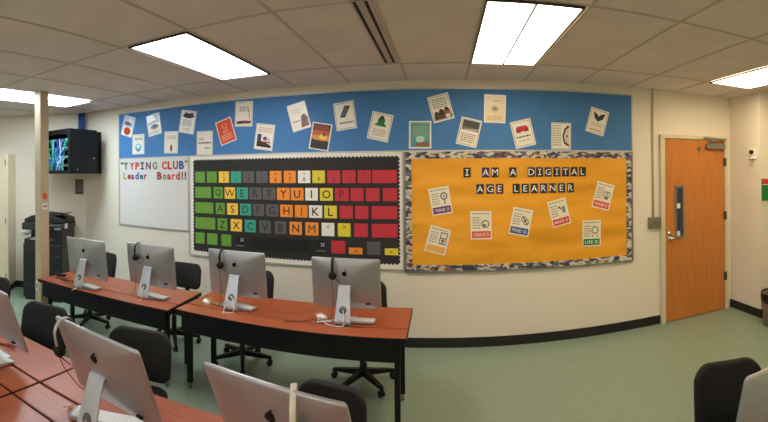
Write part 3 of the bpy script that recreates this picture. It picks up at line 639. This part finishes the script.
# ------------------------------------------------------------------ computers
def apple_outline():
    pts = []
    n = 48
    for i in range(n):
        a = 2*PI*i/n
        r = 1.0 + 0.06*math.cos(2*a)
        x, z = math.cos(a)*r*0.86, math.sin(a)*r*0.92
        if math.sin(a) > 0: z -= 0.16*math.exp(-(math.cos(a)/0.22)**2)
        else: z += 0.10*math.exp(-(math.cos(a)/0.2)**2); x *= 1-0.14*abs(math.sin(a))
        d = Vector((x-1.06, z-0.12))
        if d.length < 0.42:
            d = d.normalized()*0.42; x, z = 1.06+d.x, 0.12+d.y
        pts.append((x, z))
    return pts
PW, PH = 0.535, 0.39
def make_computer(label, x, y, rz, tilt, cord):
    t = thing('desktop_computer', label, 'computer', (x, y, DH), rz, 'silver all-in-one computers')
    hz = 0.278
    # display: rings of the rounded outline sink towards a bulged back (back is -y)
    d = MB(); rings = []
    oc = 0.012
    def ring(sc, yy, r=0.016, cz=0.0):
        r = min(0.49*PH*sc, 0.016 + 0.55*PH*(1-sc)) if sc < 0.99 else r
        return [(u*1.0, yy, v + cz) for u, v in rrect(PW*sc, PH*sc, r, 8)]
    rings.append(ring(0.992, 0.008)); rings.append(ring(1.0, 0.006)); rings.append(ring(1.0, 0.0)); rings.append(ring(0.994, -0.003))
    for sc in (0.975, 0.94, 0.88, 0.8, 0.7, 0.58, 0.46, 0.32, 0.16, 0.05):
        rings.append(ring(sc, -0.0035 - 0.033*max(0, 1-sc**2)**0.95))
    d.loft(rings)
    disp = d.build('display', ALU, t); disp.location = (0, 0, hz); disp.rotation_euler = (tilt, 0, 0)
    MB().box(-PW/2+0.006, 0.0081, -PH/2+0.072, PW/2-0.006, 0.0095, PH/2-0.006).build('screen', SCREEN, disp)
    lg = MB(); ap = apple_outline()
    yl = lambda u, v: 0
    lg.prism([(p[0]*0.021, p[1]*0.021+0.085) for p in ap], -0.0365, -0.030)
    leaf = [(0.000, 0.0225), (0.004, 0.031), (0.012, 0.0345), (0.0125, 0.028), (0.007, 0.0225)]
    lg.prism([(a, b+0.085) for a, b in leaf], -0.0365, -0.030)
    lg.build('logo', BLACK, disp)
    pt = MB(); pt.prism(rrect(0.036, 0.012, 0.006, 4, 0.17, -0.145), -0.026, -0.012); pt.build('port', BLACK, disp)
    # stand: bent sheet, side profile in (y, z), swept with a width that grows towards the foot
    prof = [(-0.036, hz-0.006, .046), (-0.047, hz-0.012, .0465), (-0.066, 0.205, .048), (-0.096, 0.11, .055), (-0.121, 0.03, .0605), (-0.123, 0.011, .062), (-0.114, 0.0045, .063), (-0.08, 0.0040, .064), (0.0, 0.0036, .066), (0.085, 0.0032, .066)]
    s_ = MB(); th = 0.0085; rings = []
    for i, (yy, zz, hw) in enumerate(prof):
        a = prof[max(0, i-1)]; b = prof[min(len(prof)-1, i+1)]
        ty, tz = b[0]-a[0], b[1]-a[1]; L = math.hypot(ty, tz); ny, nz = -tz/L, ty/L
        k = th/2 if i < 5 else 0.003
        rings.append([(-hw, yy+ny*k, zz+nz*k), (hw, yy+ny*k, zz+nz*k), (hw, yy-ny*k, zz-nz*k), (-hw, yy-ny*k, zz-nz*k)])
    s_.loft(rings, smooth=False)
    st = s_.build('stand', STANDM, t, bevel=0.0015, seg=1)
    M = Matrix.Translation((0, -0.1015, 0.105)) @ Matrix.Rotation(R(90-16), 4, 'X')
    MB().lathe([(0, -0.004), (0.026, -0.004), (0.028, 0.001), (0.0, 0.002)], 20, M).build('cable_hole', mat('hole_shadow_grey', (96, 94, 92), 0.5, var=0.05), st)
    for pts, rad, m in cord:
        MB().tube(spline(pts, 5), rad, 7).build('power_cord', m, t)
    return t
def cord_a(m=CORDW):
    return [([(0, -0.105, 0.105), (0.012, -0.13, 0.09), (0.02, -0.145, 0.04), (0.012, -0.15, 0.007), (-0.03, -0.165, 0.006), (-0.11, -0.14, 0.006), (-0.16, -0.08, 0.006)], 0.004, m)]
def cord_b(m=CORDW):
    return [([(-0.004, -0.105, 0.11), (-0.012, -0.13, 0.125), (-0.028, -0.142, 0.075), (-0.034, -0.15, 0.03), (-0.036, -0.155, 0.007), (-0.02, -0.21, 0.006)], 0.004, m),
            ([(0.006, -0.105, 0.11), (0.026, -0.13, 0.105), (0.042, -0.145, 0.05), (0.046, -0.15, 0.007), (0.03, -0.185, 0.006), (-0.01, -0.215, 0.006)], 0.004, m)]
def cord_c(m=CORDW):
    return [([(0, -0.105, 0.105), (0.004, -0.135, 0.08), (0.006, -0.147, 0.03), (0.004, -0.15, 0.007), (0.01, -0.19, 0.006), (0.02, -0.22, 0.006)], 0.0042, m)]
RT, NT = R(7), R(22)
make_computer('silver computer in the back row nearest the tan pole and copier', -3.165, 2.77, R(4), RT, cord_c())
make_computer('silver computer in the back row beneath the whiteboard', -2.485, 2.955, R(3), RT, cord_c())
make_computer('silver computer in the back row under the green key cards', -1.675, 3.105, R(0), RT, cord_b())
make_computer('silver computer at the right end of the back row', -0.745, 3.105, R(0), RT, cord_a())
make_computer('near silver computer cut off by the left edge of the view', -2.275, 1.235, R(2), NT, cord_c())
make_computer('near silver computer with a grey headset over its left corner', -1.305, 1.245, R(-2), NT, cord_c(CORDT))
make_computer('near silver computer at the bottom centre with a white-banded headset', -0.535, 1.29, R(-8), R(25), cord_c())
make_computer('silver computer in the bottom right corner of the view', 1.13, 1.035, R(-2), R(16), cord_c())

# keyboards, mice
def make_keyboard(W, label, x, y, rz, z=DH):
    t = thing('keyboard', label, 'keyboard', (x, y, z), rz, 'white and silver keyboards')
    MB().prism([(-0.057, 0.0), (0.057, 0.0), (0.057, 0.006), (-0.057, 0.017)], -W/2, W/2, 'x').build('base', STANDM, t, bevel=0.002)
    k = MB(); n = int(W/0.0195)
    for r in range(5):
        for c_ in range(n):
            if r == 4 and 3 < c_ < 9: continue
            yy = 0.046 - r*0.019; xx = -W/2 + 0.006 + c_*(W-0.012)/n; zz = 0.0115 - yy*0.0965
            k.box(xx+0.001, yy-0.017, zz-0.002, xx+(W-0.012)/n-0.001, yy-0.001, zz+0.0025)
    k.box(-W/2+0.006+4*(W-0.012)/n, -0.047, 0.012, -W/2+0.006+9*(W-0.012)/n, -0.031, 0.018)
    k.build('keys', KEYW, t)
    return t
KBZ = DH+0.0075
make_keyboard(0.28, 'slim keyboard under the computer nearest the tan pole', -3.115, 2.745, R(4), KBZ)
make_keyboard(0.28, 'slim keyboard under the computer beneath the whiteboard', -2.43, 2.935, R(3), KBZ)
make_keyboard(0.30, 'slim keyboard under the computer in front of the green key cards', -1.645, 3.085, R(-2), KBZ)
make_keyboard(0.30, 'slim keyboard under the computer at the right end of the back row', -0.665, 3.080, R(1), KBZ)
make_keyboard(0.34, 'white keyboard lying askew under the near computer with the grey headset', -1.37, 1.325, R(26), KBZ)
make_keyboard(0.30, 'white keyboard under the near computer at the left edge', -2.27, 1.225, R(8), KBZ)

def make_mouse(label, x, y, rz):
    rings = []
    for zz, sc in ((0.0, .9), (0.006, 1.0), (0.014, .97), (0.022, .82), (0.028, .5), (0.030, .15)):
        rings.append([(0.030*sc*math.cos(2*PI*i/20), 0.055*sc*math.sin(2*PI*i/20), zz) for i in range(20)])
    t = thing('computer_mouse', label, 'mouse', (x, y, DH), rz, 'white computer mice')
    MB().loft(rings).build('shell', WHITEP, t)
    MB().tube(spline([(0, 0.052, 0.006), (0.015, 0.09, 0.004), (0.05, 0.11, 0.003), (0.09, 0.09, 0.003)]), 0.002, 6).build('cable', CORDW, t)
    return t
make_mouse('white mouse left of the computer in front of the green key cards', -1.955, 3.07, R(55))
make_mouse('white mouse left of the computer at the right end of the back row', -0.935, 3.10, R(60))

# headsets: arch in the y-z plane straddling the top edge of a display
def make_headset(label, x, y, z, rz, band, lean=0.0, cordm=BLACK, drop=0.3, roll=0.0, cable=None):
    t = thing('headset', label, 'headset', (x, y, z), rz, 'over-ear headsets')
    t.rotation_euler = (lean, roll, rz); t.scale = (0.82, 0.82, 0.82); drop /= 0.82
    arch = [(0, -0.072*math.cos(R(a)), -0.072+0.072*math.sin(R(a))) for a in range(0, 181, 12)]
    arch = [(0, -0.080, -0.135), (0, -0.077, -0.10)] + arch + [(0, 0.077, -0.10), (0, 0.080, -0.135)]
    MB().tube(arch, 0.01, 10, None, (0.0125, 0.0035)).build('headband', band, t)
    for sgn in (-1, 1):
        M = Matrix.Translation((0, sgn*0.082, -0.15)) @ Matrix.Rotation(-sgn*PI/2, 4, 'X')
        c = MB().lathe([(0, 0.016), (0.026, 0.014), (0.034, 0.006), (0.035, -0.004), (0, -0.006)], 22, M).build('ear_cup', BLACK, t)
        MB().lathe([(0.012, -0.006), (0.034, -0.007), (0.038, -0.014), (0.033, -0.024), (0.018, -0.024), (0.014, -0.012)], 22, M).build('cushion', CHAIRM, c)
        if sgn < 0:
            MB().tube(spline([(0.02, -0.092, -0.16), (0.045, -0.085, -0.19), (0.07, -0.075, -0.215)]), 0.003, 6).build('microphone', BLACK, t)
    if cable is None:
        cable = [(0, -0.085, -0.183), (-0.006, -0.088, -0.25), (0.004, -0.09, -0.33), (-0.02, -0.10, -drop+0.004), (-0.07, -0.12, -drop+0.003), (-0.12, -0.08, -drop+0.003)]
    MB().tube(spline(cable, 6), 0.0025, 6).build('cable', cordm, t)
    return t
ZT = DH + 0.278 + PH/2 + 0.003
BANDG = mat('headband_grey', (176, 174, 168), 0.35, metal=0.3, var=0.04)
BANDW = mat('headband_white', (226, 220, 204), 0.4, var=0.05)
make_headset('black headset over the computer beneath the whiteboard', -2.615, 2.925, ZT, R(6), BLACK, R(7), CORDB, drop=0.455)
make_headset('black headset over the computer in front of the green key cards', -1.80, 3.08, ZT, R(4), BLACK, R(7), CORDB, drop=0.455)
make_headset('black headset over the computer at the right end of the back row', -0.84, 3.08, ZT, R(10), BLACK, R(7), CORDR, drop=0.455)
ZN = ZT - 0.016
make_headset('headset with a grey band hanging at the corner of the near left computer', -1.51, 1.165, ZN, R(4), BANDG, R(22), CORDR, cable=[(0, -0.085, -0.183), (0.01, -0.085, -0.25), (0.035, -0.07, -0.33), (0.05, -0.05, -0.40), (0.055, -0.02, -0.437), (0.03, 0.01, -0.438)])
make_headset('headset with a white band over the bottom centre computer', -0.455, 1.20, ZN-0.006, R(17), BANDW, R(22), BLACK, drop=0.405)

# loose cables on the desks
def cable(label, pts, rad, m):
    o = MB().tube(spline(pts, 6), rad, 6).build('cable', m)
    return tag(o, label, 'cable', 'loose cables on the desks')
z = DH+0.004
random.seed(11)
def tangle(cx, cy, r, n, zz):
    return [(cx+r*random.uniform(-1, 1)*1.4, cy+r*random.uniform(-1, 1)*0.7, zz + (0.012 if i % 3 == 1 else 0)) for i in range(n)]
cable('reddish brown cable tangled at the pole end of the back row', tangle(-3.50, 2.74, 0.09, 9, z), 0.004, CORDB)
cable('tan cable at the pole end of the back row', tangle(-3.44, 2.68, 0.07, 7, z), 0.0035, CORDT)
cable('tan cable looped left of the computer beneath the whiteboard', tangle(-2.66, 2.90, 0.06, 8, z), 0.0035, CORDT)
cable('tan cable looped beside the white mouse before the green key cards', tangle(-1.87, 3.08, 0.06, 9, z), 0.0035, CORDT)
cable('white cable looped left of the right end computer', tangle(-0.88, 3.03, 0.06, 8, z), 0.003, CORDW)
cable('dark cable trailing left of the right end computer', [(-1.18, 2.93, z), (-1.05, 2.98, z), (-0.98, 3.04, z), (-0.90, 3.0, z), (-0.80, 2.97, z), (-0.6, 2.965, z)], 0.003, CORDB)
cable('black coiled cable right of the stand of the near left computer', tangle(-1.17, 1.34, 0.05, 9, z), 0.0035, BLACK)
cable('red cable on the near desk at the left edge', tangle(-2.38, 1.38, 0.08, 8, z), 0.0025, CORDR)
cable('thin tan cable on the near desk left of the grey headset computer stand', tangle(-1.52, 1.25, 0.05, 8, z), 0.0025, CORDT)
# small dark case on the desk by the pole
o = MB().prism(rrect(0.12, 0.06, 0.02), 0, 0.022, 'z').build('eyeglass_case', BLACK, None, bevel=0.004); o.location = (-3.66, 2.83, DH); o.rotation_euler = (0, 0, R(20))
tag(o, 'small flat black case on the desk end by the pole', 'case')

# ------------------------------------------------------------------ chairs
def make_chair(label, x, y, rz, back_w=0.44, top=0.83):
    """origin on the floor at the base centre; the sitter looks along -y, the backrest is at +y"""
    t = thing('task_chair', label, 'chair', (x, y, 0), rz, 'black rolling task chairs')
    for k in range(5):
        a = R(90 + 72*k); c_, s_ = math.cos(a), math.sin(a)
        M = Matrix.Rotation(a, 4, 'Z')
        l = MB(); l.loft([[(0.02, -0.024, 0.075), (0.02, 0.024, 0.075), (0.02, 0.024, 0.125), (0.02, -0.024, 0.125)],
                          [(0.27, -0.016, 0.062), (0.27, 0.016, 0.062), (0.27, 0.016, 0.088), (0.27, -0.016, 0.088)],
                          [(0.285, -0.012, 0.062), (0.285, 0.012, 0.062), (0.285, 0.012, 0.080), (0.285, -0.012, 0.080)]], M, smooth=False)
        lg = l.build('leg', BLACK, t, bevel=0.003)
        w = MB()
        for dy in (-0.014, 0.014):
            w.lathe([(0, -0.008), (0.022, -0.008), (0.026, -0.004), (0.026, 0.004), (0.022, 0.008), (0, 0.008)], 16, M @ Matrix.Translation((0.268, dy, 0.026)) @ Matrix.Rotation(PI/2, 4, 'X'))
        w.box(0.255, -0.005, 0.03, 0.281, 0.005, 0.064, M)
        w.build('caster', BLACK, lg)
    MB().lathe([(0, 0.07), (0.034, 0.07), (0.034, 0.13), (0.027, 0.14), (0.027, 0.27), (0.016, 0.275), (0.016, 0.40), (0, 0.40)], 16).build('gas_lift', BLACK, t)
    MB().box(-0.09, -0.10, 0.395, 0.09, 0.12, 0.43).build('seat_plate', BLACK, t, bevel=0.006)
    rings = []
    for zz, sc in ((0.43, .90), (0.437, .97), (0.455, 1.0), (0.475, 0.99), (0.488, .93), (0.492, .75)):
        rings.append([(u, v, zz + (0.012*((v/0.22)**2))) for u, v in rrect(0.45*sc, 0.44*sc, 0.09*sc, 6)])
    MB().loft(rings).build('seat', CHAIRM, t)
    # backrest: curved pad, rounded corners, slightly wider near the middle
    bz0 = 0.52; hb = top-bz0; br = MB(); rings = []
    for k, (dy, sc) in enumerate(((0.0, .88), (0.004, .96), (0.016, 1.0), (0.03, 1.0), (0.042, .96), (0.047, .86))):
        ring = []
        for u, v in rrect(back_w*sc, hb*sc if sc > .9 else hb*(sc+.02), 0.075*sc, 7):
            wv = 1.0 - 0.07*max(0, (v/(hb/2)))**2
            ring.append((u*wv, 0.215 + dy - 0.9*u*u*1.1 + 0.05*(v/hb+0.5), bz0 + hb/2 + v))
        rings.append(ring)
    br.loft(rings).build('backrest', CHAIRM, t)
    MB().tube(spline([(0, 0.05, 0.41), (0, 0.20, 0.415), (0, 0.272, 0.46), (0, 0.278, 0.60), (0, 0.275, 0.68)]), 0.02, 8, None, (0.03, 0.012)).build('back_support', BLACK, t)
    return t
make_chair('black task chair behind the computer nearest the pole', -3.78, 3.36, R(-10))
make_chair('black task chair between the two middle computers of the back row', -2.72, 3.62, R(4), 0.42, 0.79)
make_chair('black task chair hidden behind the computer in front of the green key cards', -1.86, 3.55, R(-8))
make_chair('black task chair behind the right end computer of the back row', -0.70, 3.52, R(8), 0.42, 0.81)
make_chair('black task chair left of the near headset computer, behind its desk', -2.50, 1.60, R(14), 0.44, 0.82)
make_chair('black task chair right of the near headset computer', -1.70, 1.76, R(16), 0.44, 0.81)
make_chair('black task chair behind the bottom centre computer', -0.575, 1.65, R(-10), 0.37, 0.80)
make_chair('black task chair behind the bottom right computer', 1.20, 1.375, R(-20), 0.36, 0.85)
make_chair('black task chair cut off by the left edge of the view', -3.42, 1.68, R(20), 0.42, 0.83)

# ------------------------------------------------------------------ the pole
t = thing('support_pole', 'square tan support pole from floor to ceiling at the left', 'pole', (-3.895, 2.745, 0))
p = MB().box(-0.057, -0.057, 0, 0.057, 0.057, H-0.008).build('shaft', POLEP, t, bevel=0.004)
MB().prism([(0.034*math.cos(2*PI*i/20)+0.0, 1.55+0.036*math.sin(2*PI*i/20)) for i in range(20)], 0.057, 0.0585, 'x').build('round_sticker', ORANGE, t)
lb = MB().box(0.057, -0.035, 1.405, 0.0585, 0.035, 1.475).build('paper_label', WHITEP, t)
MB().box(0.0585, -0.022, 1.43, 0.0592, 0.024, 1.448).build('printed_line', GREYM, lb)
ob = MB().box(-0.03, -0.075, 0.50, 0.03, -0.057, 0.60).build('outlet_box', WHITEP, t, bevel=0.003)
MB().box(-0.012, -0.077, 0.525, 0.012, -0.075, 0.575).build('socket', GREYM, ob)

# ------------------------------------------------------------------ network cabinet
t = thing('network_cabinet', 'open-front black wall cabinet full of blue and green network cables', 'cabinet', (-4.725, YB, 0))
z0, z1 = 1.805, 2.42
fy, by = -0.74, -0.235
b = MB()
b.box(-0.32, fy, z0, 0.32, by, z0+0.02); b.box(-0.32, fy, z1-0.02, 0.32, by, z1); b.box(-0.32, fy, z0+0.02, -0.30, by, z1-0.02); b.box(0.30, fy, z0+0.02, 0.32, by, z1-0.02)
b.box(-0.30, by-0.02, z0+0.02, 0.30, by, z1-0.02)
b.build('enclosure', BLACK, t, bevel=0.003)
MB().box(-0.12, by, z0, 0.165, -0.002, z1).build('wall_bracket', BLACK, t, bevel=0.003)
f = MB(); f.box(-0.30, fy+0.005, z1-0.07, 0.30, fy+0.03, z1-0.02); f.box(-0.30, fy+0.005, z0+0.02, 0.30, fy+0.03, z0+0.045); f.box(0.27, fy+0.005, z0+0.045, 0.30, fy+0.03, z1-0.07)
f.build('door_rim', BLACK, t)
for (x, y_, zz) in ((0.3215, -0.60, 1.86), (0.3215, -0.30, 2.02)):
    MB().lathe([(0, 0), (0.012, 0), (0.010, 0.006), (0, 0.007)], 12, Matrix.Translation((x-0.002, y_, zz)) @ Matrix.Rotation(PI/2, 4, 'Y')).build('lock', CHROME, t)
for i in range(4):
    zz = 1.90 + i*0.12
    pn = MB().box(-0.29, fy+0.11, zz, 0.29, fy+0.15, zz+0.045).build('patch_panel', DGREY, t)
    for k in range(0, 20, 3): MB().box(-0.27+k*0.027, fy+0.107, zz+0.01, -0.27+k*0.027+0.016, fy+0.11, zz+0.032).build('port', WHITEP, pn)
NC = [mat('net_blue', (40, 96, 200), .45), mat('net_green', (40, 170, 90), .45), mat('net_cyan', (90, 170, 214), .45), mat('net_white', (206, 216, 222), .45), mat('net_navy', (30, 56, 150), .45)]
random.seed(5)
for i in range(46):
    x = random.uniform(-0.27, 0.22); zs = 1.92 + random.choice((1, 2, 3, 3))*0.12; m = NC[min(4, int(random.random()*5))]
    xe = x*0.6 - 0.08 + random.uniform(-0.06, 0.06)
    m = NC[1] if (x < -0.04 and random.random() < .5) else m
    pts = [(x, fy+0.105, zs), (x+random.uniform(-.02, .02), fy+0.05, zs+0.005), ((x*2+xe)/3+random.uniform(-.05, .05), fy+0.035+random.uniform(0, .02), zs-0.1*random.random()-0.03), ((x+xe*2)/3+random.uniform(-.04, .04), fy+0.04+random.uniform(0, .03), (zs+1.87)/2), (xe, fy+0.05+random.uniform(0, .03), 1.87), (xe+random.uniform(-.05, .05), fy+0.08, 1.835)]
    MB().tube(spline(pts, 4), 0.005, 6).build('patch_cable', m, t)

mb = MB().use(mat('cable_blue', (34, 78, 150), 0.5, var=0.15, scale=30))
for i in range(9):
    x = -4.968 + i*0.0165; mb.tube([(x, 4.205 - (0.004 if i % 2 else 0), 2.42), (x, 4.205 - (0.004 if i % 2 else 0), H-0.008)], 0.0105, 8)
o = mb.build('cable_bundle')
tag(o, 'vertical blue cable bundle from the network cabinet up to the ceiling', 'cables')

# slanted-wall fittings: local frame with +x along the wall (to the right), -y into the room
SA = math.atan2(1.62, 1.80)
def on_slant(x): return (x, 4.3 + 0.9*(x+4.9), 0)
t = thing('wall_panel', 'dark grey panel on the wall under the network cabinet', 'panel', (-4.985, 4.2235, 1.49), SA)
MB().box(-0.062, -0.03, 0, 0.062, 0, 0.225).build('body', DGREY, t, bevel=0.005)
for k in range(4): MB().box(-0.045, -0.0315, 0.035+k*0.045, 0.045, -0.030, 0.052+k*0.045).build('button_row', GREYM, t)

t = thing('storage_cabinet', 'tall cream storage cabinet at the left edge of the view', 'cabinet', (-6.10, 3.22, 0), SA)
cw, cd, ch = 0.95, 0.42, 2.11
MB().box(-cw/2, -cd, 0.10, cw/2, -0.015, ch).build('body', CREAM, t, bevel=0.004)
MB().box(-cw/2+0.01, -cd+0.03, 0, cw/2-0.01, -0.015, 0.10).build('plinth', BASEB, t)
for s_ in (-1, 1):
    d = MB().box(min(s_*0.004, s_*(cw/2-0.03)), -cd-0.018, 0.13, max(s_*0.004, s_*(cw/2-0.03)), -cd, ch-0.03).build('door', CREAM, t, bevel=0.003)
    for zz in (0.22, 1.05, 1.93): MB().box(s_*(cw/2-0.034)-0.008, -cd-0.024, zz, s_*(cw/2-0.034)+0.008, -cd-0.0175, zz+0.09).build('hinge', ALUD, d)
    MB().tube([(s_*0.045, -cd-0.035, 1.0), (s_*0.045, -cd-0.035, 1.12)], 0.007, 8).build('handle', ALUD, d)

# ------------------------------------------------------------------ copier
t = thing('copier', 'tall charcoal office copier in the left corner behind the pole', 'copier', (-5.02, 3.66, 0), R(32))
cb = MB(); cb.box(-0.30, -0.26, 0.04, 0.30, 0.29, 0.80); cb.build('body', CHARC, t, bevel=0.008)
MB().box(-0.28, -0.24, 0.0, 0.28, 0.27, 0.04).build('plinth', BASEB, t)
for k, (a, b_) in enumerate(((0.07, 0.22), (0.235, 0.385), (0.40, 0.52), (0.535, 0.655))):
    d = MB().box(-0.29, -0.28, a, 0.29, -0.2605, b_).build('paper_drawer', CHARC2, t, bevel=0.005)
    MB().box(-0.10, -0.286, b_-0.05, 0.10, -0.2795, b_-0.02).build('drawer_handle', BLACK, d)
MB().box(-0.24, -0.27, 0.675, 0.28, -0.2605, 0.785).build('front_door', CHARC2, t, bevel=0.004)
MB().box(-0.30, 0.02, 0.80, 0.30, 0.29, 1.00).build('rear_column', CHARC2, t, bevel=0.006)
MB().box(0.16, -0.24, 0.80, 0.30, 0.02, 1.00).build('side_column', CHARC2, t, bevel=0.006)
MB().prism([(-0.30, 0.80), (0.15, 0.80), (0.15, 0.825), (-0.30, 0.86)], -0.22, 0.015).build('output_tray', CHARC, t)
MB().box(-0.31, -0.28, 1.00, 0.32, 0.29, 1.10).build('scanner_unit', CHARC, t, bevel=0.01)
MB().prism([(-0.30, 1.105), (0.31, 1.105), (0.31, 1.15), (0.10, 1.215), (-0.18, 1.205), (-0.30, 1.15)], -0.22, 0.29).build('document_feeder', CHARC2, t, bevel=0.01)
MB().prism([(-0.05, 1.222), (0.18, 1.20), (0.29, 1.225), (0.29, 1.235), (0.17, 1.212), (-0.05, 1.235)], -0.15, 0.2).build('feeder_tray', BLACK, t)
cp = MB().box(0.05, -0.36, 1.055, 0.34, -0.281, 1.085).build('control_panel', CHARC, t, bevel=0.004)
MB().box(0.09, -0.345, 1.0851, 0.22, -0.295, 1.088).build('display', GREYM, cp)
MB().box(0.322, -0.20, 1.03, 0.3235, -0.09, 1.10).build('white_sticker', WHITEP, t)
st = MB(); st.box(0.20, -0.2815, 1.02, 0.29, -0.2795, 1.08); st.build('white_sticker', WHITEP, t)
MB().prism([(-0.40, 0.95), (-0.30, 0.90), (-0.30, 0.912), (-0.40, 0.962)], -0.18, 0.2).build('bypass_tray', WHITEP, t)
o = MB().box(-0.15, -0.11, 0, 0.15, 0.11, 0.012).build('paper_stack', WHITEP)
o.parent = None
Mx = Matrix.Translation((-5.02, 3.66, 0)) @ Matrix.Rotation(R(32), 4, 'Z') @ Matrix.Translation((-0.06, -0.10, 0.845)) @ Matrix.Rotation(R(4.4), 4, 'Y')
o.matrix_world = Mx
tag(o, 'white paper sheets lying in the copier output tray', 'paper')

# ------------------------------------------------------------------ world, camera, view
w = bpy.data.worlds.new('World'); S.world = w; w.use_nodes = True
w.node_tree.nodes['Background'].inputs['Color'].default_value = (0.5, 0.5, 0.5, 1); w.node_tree.nodes['Background'].inputs['Strength'].default_value = 0.0
cam = bpy.data.cameras.new('camera'); co = bpy.data.objects.new('camera', cam); COL.objects.link(co)
co.location = (0, 0, 1.80); co.rotation_euler = (PI/2, 0.0074, 0)
F, X0, YH = 420.245, 444.02, 171.6
cam.type = 'PANO'; cam.panorama_type = 'CENTRAL_CYLINDRICAL'
cam.central_cylindrical_radius = 1.0
cam.central_cylindrical_range_u_min = -X0/F; cam.central_cylindrical_range_u_max = (768-X0)/F
cam.central_cylindrical_range_v_min = -(422-YH)/F; cam.central_cylindrical_range_v_max = YH/F
cam.clip_start = 0.05
S.camera = co
S.view_settings.view_transform = 'Standard'; S.view_settings.look = 'None'; S.view_settings.gamma = 1; S.view_settings.use_curve_mapping = False
S.view_settings.exposure = 0.62
